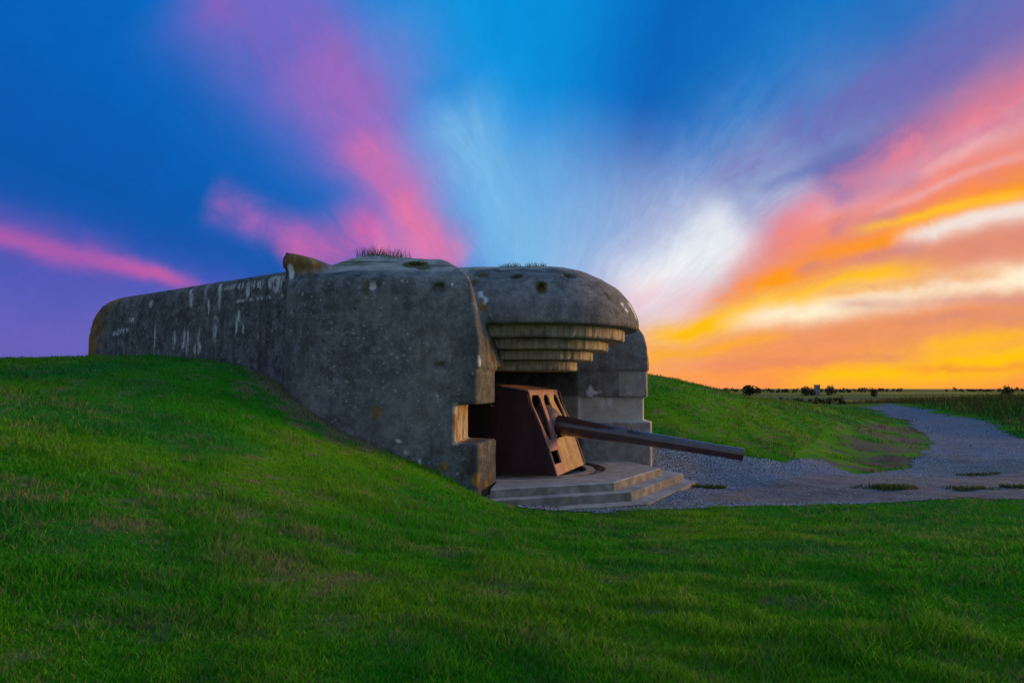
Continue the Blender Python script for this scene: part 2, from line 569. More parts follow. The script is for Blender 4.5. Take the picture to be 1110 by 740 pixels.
def leaf_mat(name, attribute='tint', rough=0.6, trans=0.42):
    m, t, b = material(name)
    c = attr_node(t, attribute, 'Color')
    t.put(b.inputs['Base Color'], c)
    b.inputs['Roughness'].default_value = rough
    b.inputs['Specular IOR Level'].default_value = 0.12
    tr = t.new('ShaderNodeBsdfTranslucent')
    t.put(tr.inputs[0], c)
    mx = t.new('ShaderNodeMixShader')
    mx.inputs[0].default_value = trans
    t.l.new(b.outputs[0], mx.inputs[1])
    t.l.new(tr.outputs[0], mx.inputs[2])
    t.l.new(mx.outputs[0], t.n['Material Output'].inputs[0])
    return m


MAT_GRASS = leaf_mat('grass_blades')


def make_ground():
    m, t, b = material('turf')
    co = t.new('ShaderNodeTexCoord').outputs['Object']
    c = attr_node(t, 'tint', 'Color')
    n = t.noise(co, 6, 6, 0.7)
    n2 = t.noise(co, 45, 4, 0.7)
    c = t.mix(t.m('MULTIPLY', t.smooth(n, 0.4, 0.7), 0.5), c, t.mix(1.0, c, (0.55, 0.6, 0.5, 1), 'MULTIPLY'))
    c = t.mix(t.m('MULTIPLY', t.smooth(n2, 0.4, 0.7), 0.5), c, t.mix(1.0, c, (1.5, 1.35, 1.3, 1), 'MULTIPLY'))
    t.put(b.inputs['Base Color'], c)
    b.inputs['Roughness'].default_value = 1.0
    b.inputs['Specular IOR Level'].default_value = 0.05
    bump(t, b, t.m('ADD', n, n2), 0.8, 0.06)
    return m


MAT_GROUND = make_ground()


def make_path():
    m, t, b = material('gravel_and_dirt')
    co = t.new('ShaderNodeTexCoord').outputs['Object']
    dirt = attr_node(t, 'dirt')
    vo = t.new('ShaderNodeTexVoronoi')
    t.put(vo.inputs['Vector'], co)
    vo.inputs['Scale'].default_value = 16
    idn = t.new('ShaderNodeSeparateColor')
    t.put(idn.inputs[0], vo.outputs['Color'])
    g = t.mix(idn.outputs[0], (0.17, 0.22, 0.30, 1), (0.40, 0.48, 0.60, 1))
    g = t.mix(t.smooth(vo.outputs['Distance'], 0.35, 0.6), g, (0.07, 0.07, 0.07, 1))
    n = t.noise(co, 1.3, 6, 0.7)
    n2 = t.noise(co, 14, 5, 0.7)
    g = t.mix(t.m('MULTIPLY', t.smooth(n, 0.4, 0.65), 0.5), g, (0.15, 0.17, 0.20, 1))
    d = t.mix(t.smooth(n, 0.35, 0.65), (0.105, 0.090, 0.088, 1), (0.20, 0.172, 0.166, 1))
    d = t.mix(t.m('MULTIPLY', t.smooth(n2, 0.5, 0.66), 0.6), d, (0.32, 0.28, 0.25, 1))
    c = t.mix(dirt, g, d)
    t.put(b.inputs['Base Color'], c)
    b.inputs['Roughness'].default_value = 1.0
    b.inputs['Specular IOR Level'].default_value = 0.1
    h = t.m('ADD', t.m('MULTIPLY', t.m('SUBTRACT', 1.0, vo.outputs['Distance']), t.m('SUBTRACT', 1.0, dirt)), t.m('MULTIPLY', n2, 0.6))
    bump(t, b, h, 0.7, 0.04)
    return m


MAT_PATH = make_path()


def flat_mat(name, ca, cb, scale=8, rough=0.9):
    m, t, b = material(name)
    co = t.new('ShaderNodeTexCoord').outputs['Object']
    t.put(b.inputs['Base Color'], t.mix(t.smooth(t.noise(co, scale, 5, 0.65), 0.35, 0.65), ca, cb))
    b.inputs['Roughness'].default_value = rough
    return m


MAT_BARK = flat_mat('bark', (0.05, 0.04, 0.03, 1), (0.10, 0.08, 0.06, 1))
MAT_STONE = flat_mat('gravel_stone', (0.15, 0.19, 0.26, 1), (0.38, 0.45, 0.55, 1), 30)
MAT_PLASTER = flat_mat('grey_plaster', (0.20, 0.19, 0.21, 1), (0.27, 0.26, 0.28, 1), 2)
MAT_SLATE = flat_mat('slate_roof', (0.07, 0.07, 0.08, 1), (0.12, 0.12, 0.13, 1), 2)
MAT_PANE = flat_mat('dark_window', (0.02, 0.02, 0.025, 1), (0.04, 0.04, 0.05, 1), 2, 0.2)
MAT_DOOR = flat_mat('brown_door', (0.10, 0.06, 0.04, 1), (0.14, 0.09, 0.06, 1), 2)

# ------------------------------------------------------------------ terrain
CP = np.array([
    (0, 0, 1.0), (0, 4, .97), (-4, 0, 1.25), (4, 0, .95), (0, -10, 1.0), (-10, -10, 1.7), (10, -10, .9),
    (0, 8, .78), (0, 12, .38), (3, 13.6, .12), (6, 14.6, .03), (9, 15, .03), (13, 15.2, .05), (12, 8, .5), (8, 4, .85), (5, 9, .6),
    (2.5, 15, 0), (5, 17, 0), (8, 20, 0), (6, 22, 0), (12, 20, 0), (16, 18, .03), (20, 25, .03), (30, 30, .1), (25, 34, 0), (26, 45, 0),
    (-.7, 14.8, .36), (-1.5, 14.6, .80), (-2.5, 14.55, 1.24), (-3.7, 14.5, 1.70), (-4.85, 14.75, 2.38), (-6.2, 16.1, 3.06), (-8, 17.2, 3.38),
    (-12, 20.0, 3.5), (-13.8, 21.5, 3.5), (-10.5, 14, 3.12), (-14, 18, 3.36), (-16, 14, 3.25), (-20, 20, 3.45), (-15, 30, 3.4),
    (-2.5, 12, 1.10), (-5, 12, 2.02), (-7, 11, 2.35), (-4.5, 6, 1.62), (-2, 8, 1.05), (-8, 6, 2.25), (-12, 8, 2.9), (-9, 2, 2.0), (-16, 2, 2.8),
    (4.9, 21.5, .08), (5.2, 23, .7), (5.3, 27, 2.8), (9.3, 23.7, .05), (9.9, 30, 2.15), (7, 25.4, 1.35), (13.2, 28, .06), (12, 29, .9),
    (19.6, 42, 1.45), (19, 33.5, .05), (15.5, 34, 1.3), (23, 40, .12), (30, 57, .1), (24, 52, 1.0), (27, 62, .6), (0, 30, 3.3), (-2, 34, 3.4), (8, 40, 2.1),
    (36, 43, .6), (33, 48, .4), (45, 52, 1.6), (55, 70, 1.8), (40, 66, 1.2), (0, 80, .3), (-40, 60, 2), (-40, 0, 3), (-40, -20, 2.5), (40, 0, .5), (40, -20, .6), (38, 22, .1), (70, 30, .8), (0, -40, 1.0), (20, 90, .0)], float)


def tps_fit(cp):
    n = len(cp)
    d2 = ((cp[:, None, :2] - cp[None, :, :2]) ** 2).sum(-1)
    K = 0.5 * d2 * np.log(d2 + 1e-9)
    K += np.eye(n) * 0.008
    P = np.hstack([np.ones((n, 1)), cp[:, :2]])
    A = np.block([[K, P], [P.T, np.zeros((3, 3))]])
    return np.linalg.solve(A, np.concatenate([cp[:, 2], np.zeros(3)]))


TW = tps_fit(CP)
BASE = [(-0.6, 14.3), (3.05, 15.62), (5.12, 19.3), (4.6, 21.4), (1.5, 22), (-2, 21), (-2.2, 17.7), (-0.9, 16.1)]
STEP = [(-0.55, 14.78), (2.77, 16.02), (4.87, 19.6), (4.1, 21.35), (1.5, 21.9), (-2, 21), (-2.4, 17.6), (-0.9, 16.2)]
TOP = [(-0.47, 15.15), (2.4, 16.27), (4.14, 19.15), (3.45, 21.15), (1.72, 21.75), (0.1, 22.4), (-2.5, 21), (-2.9, 19), (-2.2, 17.3), (-0.35, 16.4)]
REAR = [(-4.9, 15.60), (-14.2, 22.2), (-8.2, 29.5), (1.5, 26.2), (1, 22), (-3, 18)]
CORE = [(-3.2, 17.2), (-6, 20), (-4, 25.5), (1, 25.5), (3.4, 23.5), (2.0, 21.3), (1.6, 18.4), (-0.3, 17.7), (-0.8, 17.0)]
WR = [(1.72, 21.45), (4.20, 21.12), (4.32, 21.5), (4.4, 23.0), (3.5, 25), (0.5, 25.5), (-1.0, 22.5)]
WL = [(0.3, 16.9), (-0.10, 14.90), (-1.4, 14.74), (-2.7, 14.70), (-3.8, 14.76), (-4.6, 14.92), (-5.12, 15.35), (-5.6, 17.5), (-4, 21), (-1.5, 20), (-1.6, 17.4)]


def height(x, y):
    x = np.atleast_1d(np.asarray(x, float))
    y = np.atleast_1d(np.asarray(y, float))
    sh = x.shape
    x, y = x.ravel(), y.ravel()
    xc, yc = np.clip(x, -60, 90), np.clip(y, -45, 100)
    z = TW[-3] + TW[-2] * xc + TW[-1] * yc
    for i in range(len(CP)):
        d2 = (xc - CP[i, 0]) ** 2 + (yc - CP[i, 1]) ** 2
        z += TW[i] * 0.5 * d2 * np.log(d2 + 1e-9)
    r = np.hypot(x, y - 15)
    w = sst(r, 60, 150)
    z = z * (1 - w) + w * (-0.7 + 1.0 * (fbm(np.c_[x, y] / 220, 5, 3) - 0.5) * sst(r, 120, 400))
    z += (fbm(np.c_[x, y] * 0.8, 3, 3) - 0.5) * 0.10 * (1 - sst(r, 60, 150))
    d = np.minimum(np.minimum(poly_sdf(x, y, WL), poly_sdf(x, y, CORE)), np.minimum(poly_sdf(x, y, WR), poly_sdf(x, y, TOP)))
    d = np.minimum(d, poly_sdf(x, y, [(0.5, 20.0), (4.2, 19.6), (4.6, 21.9), (0.5, 23)]))
    z = z - (z + 0.3) * sst(-d, 0.12, 0.5)
    return z.reshape(sh)


PATH_PX = [(556, 557), (620, 557), (760, 553), (900, 548), (1110, 543), (1300, 541), (1500, 530), (1500, 505), (1110, 473), (1060, 461), (1000, 453.5),
           (962, 450), (944, 451), (985, 460), (1004, 470), (1010, 482), (985, 497), (930, 507), (890, 499), (850, 504), (705, 508), (660, 508), (560, 530)]
PATH = [on_z(x, y)[:2] for x, y in PATH_PX]
TONGUE = [on_z(x, y)[:2] for x, y in [(872, 505), (905, 490), (950, 470), (985, 462), (1004, 470), (1008, 484), (985, 500), (940, 516), (890, 516)]]


def path_d(x, y):
    n = (fbm(np.c_[x.ravel(), y.ravel()] * 1.1, 21, 4) - 0.5).reshape(x.shape)
    return poly_sdf(x, y, PATH) + n * 0.6


def tongue_d(x, y):
    return poly_sdf(x, y, TONGUE)


def turf_tint(x, y):
    """real colour of the turf: lush, yellowed and dry straw patches"""
    p = np.c_[x, y]
    lush = np.array([0.034, 0.245, 0.006])
    yel = np.array([0.095, 0.285, 0.008])
    dry = np.array([0.24, 0.185, 0.11])
    blu = np.array([0.022, 0.195, 0.022])
    a = sst(fbm(p * 0.35, 31, 4), 0.42, 0.66)[:, None]
    b = sst(fbm(p * 0.55 + 9, 41, 4), 0.5, 0.68)[:, None]
    c = lush * (1 - a) + yel * a
    c = c * (1 - b * 0.8) + blu * b * 0.8
    # worn, straw-coloured patches on the lower bank at the left and along the wall foot
    zone = np.exp(-(((x + 3.6) / 2.6) ** 2 + ((y - 6.2) / 2.8) ** 2)) * 0.55
    wl = np.minimum(np.abs((x + 5.4) * 0.8 + (y - 14.6) * 0.6) / 1.6, 9)
    foot = np.exp(-(np.maximum(np.minimum(poly_sdf(x, y, WL), poly_sdf(x, y, REAR)), 0) / .65) ** 2) * sst(x, -7.0, -6.0) * (1 - sst(x, -3.4, -2.0)) * 1.2
    d = sst(fbm(p * np.array([4.2, 5.0]), 51, 4) + 0.15 * zone + 0.42 * foot, 0.62, 0.78)[:, None]
    c = c * (1 - d * 0.8) + dry * d * 0.8
    tg = sst(-tongue_d(x, y), -0.5, 0.6) * sst(fbm(p * np.array([.7, 1.6]), 57, 4), .36, .56)
    tg = tg[:, None]
    return c * (1 - tg) + np.array([0.15, 0.125, 0.09]) * tg


def field_tint(x, y):
    """beyond the near turf: meadows, stubble and hedged fields as broad patches"""
    p = np.c_[x, y]
    r = np.hypot(x, y)
    c = turf_tint(x, y)
    w = sst(r, 60, 95)[:, None]
    f = vnoise(np.c_[x / 90 + 3, y / 45], 71)
    f = f + 0.15 * (fbm(p / 12, 77, 3) - 0.5)
    f1 = np.array([0.075, 0.14, 0.016])
    f2 = np.array([0.30, 0.24, 0.04])
    f3 = np.array([0.08, 0.10, 0.05])
    k = sst(f, 0.45, 0.6)[:, None]
    k2 = sst(f, 0.72, 0.8)[:, None]
    cf = (f1 * (1 - k) + f2 * k) * (1 - k2) + f3 * k2
    return c * (1 - w) + cf * w


def axis_pts(lo, hi, c, d0, g):
    """coordinates dense near c, growing geometrically away from it"""
    out = [c]
    for sgn, lim in ((1, hi), (-1, lo)):
        p, s = c, d0
        while (p - lim) * sgn < 0:
            p += s * sgn
            if abs(p - c) > 22:
                s *= g
            out.append(p)
    return np.array(sorted(out))


gx = axis_pts(-3500, 3500, 3.0, 0.16, 1.09)
gy = axis_pts(-600, 6000, 14.0, 0.16, 1.09)
GX, GY = np.meshgrid(gx, gy, indexing='ij')
GZ = height(GX, GY)
nx_, ny_ = GX.shape
ids = np.arange(nx_ * ny_).reshape(nx_, ny_)
quads = np.stack([ids[:-1, :-1], ids[1:, :-1], ids[1:, 1:], ids[:-1, 1:]], -1).reshape(-1, 4)
gv = np.c_[GX.ravel(), GY.ravel(), GZ.ravel()]
gme = np_mesh('ground', gv, quads)
attr(gme, 'tint', field_tint(GX.ravel(), GY.ravel()))
tag(link('ground', gme, MAT_GROUND, smooth=True), 'grassy ground and fields running out to the horizon', 'ground', kind='structure')

PDG = path_d(GX, GY)
cx_, cy_ = GX[:-1, :-1].ravel(), GY[:-1, :-1].ravel()
keep = (PDG[:-1, :-1].ravel() < 0) & (poly_sdf(cx_, cy_, TOP) > -0.3)
pq = quads[keep]
used = np.unique(pq)
remap = np.full(nx_ * ny_, -1)
remap[used] = np.arange(len(used))
pv = gv[used].copy()
pv[:, 2] += 0.015
pme = np_mesh('path', pv, remap[pq])
b_ = np.array([on_z(885, 515)[:2], on_z(1010, 490)[:2]])
dd = poly_sdf(pv[:, 0], pv[:, 1], [on_z(x, y)[:2] for x, y in [(790, 532), (880, 512), (930, 505), (1000, 497), (1030, 480), (1090, 492), (1400, 530), (1400, 545), (1100, 548), (760, 545)]])
dirt = sst(-dd + 2.2 * (fbm(pv[:, :2] * np.array([.5, 1.5]), 61, 4) - 0.5), -0.6, 0.8)
dirt = np.maximum(dirt, .55 * sst(fbm(pv[:, :2] * np.array([.35, 1.3]), 67, 4), .52, .68))
attr(pme, 'dirt', dirt)
tag(link('path', pme, MAT_PATH, smooth=True), 'blue-grey gravel and trodden dirt path past the gun platform', 'path', kind='structure')

# ------------------------------------------------------------------ bunker: one cast mass as a distance field
PIV = np.array([0.1, 19.3])          # gun pivot
VC = np.array([0.6, 18.6])           # centre of the visor's curve
ZTOP = 5.95
H = 0.06
xs = np.arange(-14.6, 5.6, H)
ys = np.arange(13.9, 29.9, H)
zs = np.arange(-0.9, 6.35, H)
X2, Y2 = np.meshgrid(xs, ys, indexing='ij')
Z1 = zs[None, None, :]


def pfun(pts):
    a = np.array(pts, float)
    return lambda v: np.interp(v, a[:, 0], a[:, 1])


g_side = pfun([(-1, 4.75), (0, 4.82), (.08, 5.05), (.28, 5.19), (.7, 5.38), (1.2, 5.66), (1.8, 5.95), (2.4, 6.10), (4, 6.15)])
g_visor = pfun([(-1, 4.2), (0, 4.40), (.05, 4.58), (.2, 4.90), (.5, 5.26), (.92, 5.53), (1.3, 5.70), (1.8, 5.84), (2.8, 5.90), (4, 5.9)])
g_rear = pfun([(-1, 5.2), (0, 5.25), (.08, 5.40), (.2, 5.45), (6, 5.5)])
f_front = pfun([(-1, 0), (3.1, 0), (3.7, .09), (4.29, .27), (4.84, .52), (5.2, .80), (5.5, 1.15), (5.84, 1.55), (6.05, 2.1), (6.2, 3.2), (7, 6)])
f_soft = pfun([(-1, 0), (5.0, 0), (5.2, .1), (5.5, .45), (5.84, .95), (6.05, 1.6), (6.2, 2.8), (7, 6)])
f_end = pfun([(-1, 0), (3.5, 0), (4.3, .07), (4.75, .24), (5.0, .48), (5.2, .85), (5.35, 1.3), (5.47, 2.0), (5.6, 3.2), (7, 4)])

nf = np.array([0.977, -0.213])
p0 = np.array([-0.30, 16.6])
ne = np.array([-0.80, 0.60])
pe = np.array([-13.55, 21.75])

dWL = poly_sdf(X2, Y2, WL)
dWR = poly_sdf(X2, Y2, WR)
dCO = poly_sdf(X2, Y2, CORE)
dRE = poly_sdf(X2, Y2, REAR)
VB = np.array([-2.2, 18.95])        # the round is drawn out to the left, into the near wing
ve = VB - VC
vt = np.clip(((X2 - VC[0]) * ve[0] + (Y2 - VC[1]) * ve[1]) / (ve @ ve), 0, 1)
dVI = np.hypot(X2 - VC[0] - ve[0] * vt, Y2 - VC[1] - ve[1] * vt) - 2.82
dCH = np.hypot(X2 - PIV[0], Y2 - PIV[1]) - 2.9
# broad unevenness of the cast faces
wob = (fbm(np.c_[X2.ravel(), Y2.ravel()] * 1.3, 81, 3).reshape(X2.shape) - 0.5) * 0.05
fr = (X2 - p0[0]) * nf[0] + (Y2 - p0[1]) * nf[1]
outL = poly_sdf(X2, Y2, WL[1:] + [])

F3 = lambda a: a[:, :, None].astype(np.float32)
Zf = Z1.astype(np.float32)
wl_prof = (Zf - F3(g_side(-dWL) + wob))
inn = F3(np.clip(0.30 + 0.70 * (Y2 - 14.75) / 1.7, 0.25, 1.25))
fl_, fs_ = f_front(Z1).astype(np.float32), f_soft(Z1).astype(np.float32)
front = F3(fr) + np.maximum(fl_ * inn, fs_)
band = np.where((Z1 < 3.1) & (Z1 > 2.3), 0.07, 0.0) + np.where(Z1 <= 1.5, 0.04, 0.0)
notch_plane = (X2 + 1.2) * 0.996 - (Y2 - 15.0) * 0.085           # >0 on the open side of the firing notch
front_lo = front + band.astype(np.float32)
sWL = np.maximum(np.maximum(F3(dWL), wl_prof * 0.85), front_lo)
notch = np.maximum(np.maximum(-F3(notch_plane), Zf - 2.30), 1.47 - Zf)
sWL = np.maximum(sWL, -notch)
chamf = ((X2 + 0.70) * 0.75 - (Y2 - 14.85) * 0.66) - 0.02       # cut corner of the low block
sWL = np.where(Zf < 1.5, np.maximum(sWL, F3(chamf)), sWL)
# right wing with its bands
wrb = np.where(Z1 > 3.2, 0.0, np.where(Z1 > 2.37, 0.05, np.where(Z1 > 1.62, 0.18, -0.06))).astype(np.float32)
g_wr = pfun([(-1, 3.3), (0, 3.4), (.05, 3.95), (.14, 4.3), (.4, 4.7), (.9, 5.15), (1.6, 5.7), (2.6, 5.93), (4, 5.95)])
sWR = np.maximum(F3(dWR) + wrb, (Zf - F3(g_wr(-dWR) + wob)) * 0.8)
g_core = pfun([(-1, 5.2), (0, 5.5), (.3, 5.68), (.8, 5.78), (2, 5.85), (5, 5.88)])
sCO = np.maximum(F3(dCO), (Zf - F3(g_core(-dCO) + wob)) * 0.85)
endd = F3((X2 - pe[0]) * ne[0] + (Y2 - pe[1]) * ne[1]) + f_end(Z1).astype(np.float32)
sRE = np.maximum(np.maximum(F3(dRE), (Zf - F3(g_rear(-dRE) + wob * 0.5)) * 0.85), endd)
sVI = np.maximum(np.maximum(F3(dVI), (Zf - F3(g_visor(-dVI) + wob)) * 0.85), 4.17 - Zf)
sCH = np.maximum(np.maximum(F3(dCH), Zf - 3.16), -0.2 - Zf)
wedge = poly_sdf(X2, Y2, [(-0.2, 16.6), (-1.6, 17.6), (0, 20), (1.75, 21.5), (4.6, 21.05), (9, 20), (9, 12), (-0.2, 12)])
S = np.minimum(np.minimum(sWL, sWR), np.minimum(sRE, sCO))
del sWL, sWR, sRE, sCO
S = np.maximum(S, -sCH)
S = np.minimum(S, sVI)
del sVI, sCH
# raised lump left on the corner of the roof, and weathered holes
lx, ly = F3((X2 + 4.78) * .8 - (Y2 - 15.75) * .6), F3((X2 + 4.78) * .6 + (Y2 - 15.75) * .8)
lump = np.maximum(np.maximum(np.abs(lx - 0.15) - 0.50, np.abs(ly) - 0.32), np.abs(Zf - 5.25) - (0.58 - 0.42 * (lx + 0.36))) + F3(wob * 6) + (np.sin(Zf * 11) * 0.03)
S = np.minimum(S, lump - 0.02)


def hit_hole(px, py, Yd, rad):
    global S
    p = at_depth(px, py, Yd)
    lo = [int((p[k] - rad * 3 - a[0]) / H) for k, a in ((0, xs), (1, ys), (2, zs))]
    hi = [int((p[k] + rad * 3 - a[0]) / H) + 1 for k, a in ((0, xs), (1, ys), (2, zs))]
    sl = tuple(slice(max(a, 0), b) for a, b in zip(lo, hi))
    gxx, gyy, gzz = np.meshgrid(xs[sl[0]], ys[sl[1]], zs[sl[2]], indexing='ij')
    d = np.sqrt((gxx - p[0]) ** 2 + (gyy - p[1]) ** 2 + ((gzz - p[2]) * 1.2) ** 2) - rad
    S[sl] = np.maximum(S[sl], -d.astype(np.float32))


for a in [(405, 310, 14.72, .16), (476, 313, 14.8, .15), (477, 397, 14.72, .13), (587, 313, 16.0, .20), (560, 301, 16.6, .15), (524, 298, 16.7, .14), (617, 300, 16.7, .15), (659, 322, 17.3, .15), (178, 354, 18.3, .12)]:
    hit_hole(*a)


def surface_nets(F, xs, ys, zs):
    ins = F < 0
    c = ins[:-1, :-1, :-1].astype(np.int8)
    tot = np.zeros(c.shape, np.int8)
    for i in (0, 1):
        for j in (0, 1):
            for k in (0, 1):
                tot += ins[i:F.shape[0] - 1 + i, j:F.shape[1] - 1 + j, k:F.shape[2] - 1 + k]
    act = (tot > 0) & (tot < 8)
    I, J, K = np.nonzero(act)
    idx = np.full(act.shape, -1, np.int32)
    idx[I, J, K] = np.arange(len(I))
    pos = np.zeros((len(I), 3))
    cnt = np.zeros(len(I))
    corners = [(i, j, k) for i in (0, 1) for j in (0, 1) for k in (0, 1)]
    for a in corners:
        for ax in range(3):
            if a[ax]:
                continue
            b = list(a)
            b[ax] = 1
            va = F[I + a[0], J + a[1], K + a[2]].astype(float)
            vb = F[I + b[0], J + b[1], K + b[2]].astype(float)
            m = (va < 0) != (vb < 0)
            t = np.where(m, va / np.where(m, va - vb, 1), 0)
            q = np.tile(np.array(a, float), (len(I), 1))
            q[:, ax] += t
            pos[m] += q[m]
            cnt += m
    pos /= cnt[:, None]
    h = xs[1] - xs[0]
    V = np.c_[xs[0] + (I + pos[:, 0]) * h, ys[0] + (J + pos[:, 1]) * h, zs[0] + (K + pos[:, 2]) * h]
    Q = []
    nx, ny, nz = F.shape
    for ax in range(3):
        o1, o2 = [(1, 2), (2, 0), (0, 1)][ax]
        sl_a = [slice(1, -1)] * 3
        sl_b = [slice(1, -1)] * 3
        sl_a[ax] = slice(0, -1)
        sl_b[ax] = slice(1, None)
        a, b = ins[tuple(sl_a)], ins[tuple(sl_b)]
        for flip in (False, True):
            m = (a & ~b) if not flip else (~a & b)
            P = np.array(np.nonzero(m)).T
            if not len(P):
                continue
            off = np.ones(3, int)
            off[ax] = 0
            P = P + off
            e1 = np.zeros(3, int)
            e1[o1] = 1
            e2 = np.zeros(3, int)
            e2[o2] = 1
            q = [P - e1 - e2, P - e2, P, P - e1]
            q = [idx[tuple(w.T)] for w in q]
            q = np.stack(q if not flip else q[::-1], -1)
            Q.append(q)
    Q = np.concatenate(Q)
    Q = Q[(Q >= 0).all(1)]
    return V, Q


BV, BQ = surface_nets(S, xs, ys, zs)
del S
bme = np_mesh('body', BV, BQ)
bvh = BVHTree.FromPolygons([tuple(v) for v in BV], [tuple(q) for q in BQ])


def cast(px, py):
    d = Vector(ray(px, py)).normalized()
    h = bvh.ray_cast(Vector(CAM), d)
    return None if h[0] is None else np.array(h[0])


# --- stains and growths on the concrete, each a mark with a place of its own
N = len(BV)
white = np.zeros(N)
lich_glow = np.zeros(N)
moss = np.zeros(N)
nz3 = fbm(BV * np.array([9, 9, 3.0]), 91, 4)
nzi = fbm(BV * 5.0, 95, 4)


def spot(arr, px, py, rw, rh, amt=1.0, noise=0.5, nf_=None):
    p = cast(px, py)
    if p is None:
        return
    d = BV - p
    e = np.exp(-((d[:, 0] ** 2 + d[:, 1] ** 2) / rw ** 2 + d[:, 2] ** 2 / rh ** 2))
    n = nz3 if nf_ is None else nf_
    v = amt * sst(e * (1 - noise) + noise * e * 2 * n, 0.38, 0.62)
    np.maximum(arr, v, out=arr)


for (x, y, rw, rh) in [(250, 312, .5, .08), (262, 310, .3, .10), (268, 314, .12, .35), (280, 308, .3, .14), (296, 306, .3, .22), (302, 306, .25, .3), (288, 322, .25, .07), (275, 324, .25, .06),
                       (262, 326, .3, .06), (238, 320, .10, .5), (207, 321, .11, .4), (223, 317, .08, .35), (236, 350, .15, .25), (233, 357, .09, .5), (258, 342, .10, .25), (256, 357, .07, .3), (264, 357, .06, .15),
                       (168, 365, .07, .6), (189, 369, .10, .35), (199, 368, .12, .35), (214, 366, .12, .45), (203, 371, .1, .4), (214, 378, .25, .2), (135, 358, .5, .06), (142, 347, .3, .12), (125, 362, .25, .07), (165, 329, .2, .1), (305, 318, .15, .2), (226, 333, .06, .3)]:
    spot(white, x, y, rw * 1.0, rh * .9, 0.75, 0.9)
for (x, y, rw, rh) in [(404, 310, .11, .13), (316, 294, .12, .22), (521, 319, .07, .3), (526, 325, .06, .2), (491, 309, .05, .06), (683, 331, .22, .07), (688, 340, .09, .25), (679, 336, .10, .10), (684, 333, .1, .3), (675, 330, .14, .05), (690, 332, .06, .22), (640, 426, .12, .28), (647, 432, .16, .10), (653, 434, .08, .25), (661, 434, .09, .2), (645, 425, .25, .06),
                       (456, 500, .06, .06), (441, 489, .05, .05), (475, 428, .05, .04), (520, 392, .05, .12), (432, 478, .05, .05)]:
    spot(white, x, y, rw * 1.1, rh * 1.1, 1.0, 0.4)
for (x, y, rw, rh, a) in [(320, 279, .5, .3, .9), (322, 284, .4, .3, .9), (335, 286, .4, .2, .6), (524, 332, .13, .20, .8), (518, 330, .1, .15, .5), (408, 446, .12, .16, .7), (530, 380, .12, .6, .55), (536, 385, .10, .7, .7), (480, 506, .14, .10, .8), (518, 520, .16, .16, .9), (527, 528, .2, .2, .9), (532, 516, .12, .15, .8), (110, 330, .7, .5, .6), (103, 350, .5, .8, .55), (122, 320, 1.0, .15, .6), (102, 370, .35, .6, .35)]:
    spot(lich_glow, x, y, rw, rh, a, 0.6, nzi)
for (x, y, rw, rh, a) in [(450, 287, .35, .2, 1), (458, 290, .25, .16, .9), (587, 309, .17, .22, 1), (658, 320, .12, .22, .9), (515, 306, .12, .3, .8), (390, 284, .9, .05, .8), (378, 287, .8, .04, .7), (470, 288, .7, .04, .7), (398, 312, .12, .25, .7), (335, 283, .6, .2, .6), (560, 302, .2, .1, .8), (524, 298, .25, .08, .8), (617, 299, .25, .08, .7)]:
    spot(moss, x, y, rw, rh, a, 0.5, nzi)
de = -((BV[:, 0] - pe[0]) * ne[0] + (BV[:, 1] - pe[1]) * ne[1]) - f_end(BV[:, 2])
lich_glow = np.maximum(lich_glow, (1 - sst(de, .3, 1.3)) * 0.9 * sst(nzi, .3, .5))
# less blackened where rain does not run: inside the embrasure, low walls and ends
pale = 0.12 + 0.25 * sst(fbm(BV * 0.45, 97, 3), 0.45, 0.7)
pale = np.where((BV[:, 0] < -5.15), pale * 0.3, pale)
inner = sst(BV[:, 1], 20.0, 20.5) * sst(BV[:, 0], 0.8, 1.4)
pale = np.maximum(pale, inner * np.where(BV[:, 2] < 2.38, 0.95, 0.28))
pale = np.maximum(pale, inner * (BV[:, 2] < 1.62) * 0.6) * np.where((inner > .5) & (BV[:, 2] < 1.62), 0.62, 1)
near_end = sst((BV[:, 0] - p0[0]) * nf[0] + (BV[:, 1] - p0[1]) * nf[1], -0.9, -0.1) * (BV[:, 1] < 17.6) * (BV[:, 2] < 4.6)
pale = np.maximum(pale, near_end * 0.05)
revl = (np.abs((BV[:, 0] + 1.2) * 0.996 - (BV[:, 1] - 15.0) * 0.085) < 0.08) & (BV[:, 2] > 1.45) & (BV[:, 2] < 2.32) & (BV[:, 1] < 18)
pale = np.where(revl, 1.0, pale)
lich_glow = np.where(revl, np.maximum(lich_glow, 0.15 + 0.7 * sst(nzi, .4, .6)), lich_glow)  # notch reveal: orange sunset glow put into its colour
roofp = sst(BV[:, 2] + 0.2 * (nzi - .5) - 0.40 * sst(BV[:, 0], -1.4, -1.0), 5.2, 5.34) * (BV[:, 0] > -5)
pale = np.maximum(pale, roofp * 0.8)  # roof top painted paler: light from the sky put into the colour
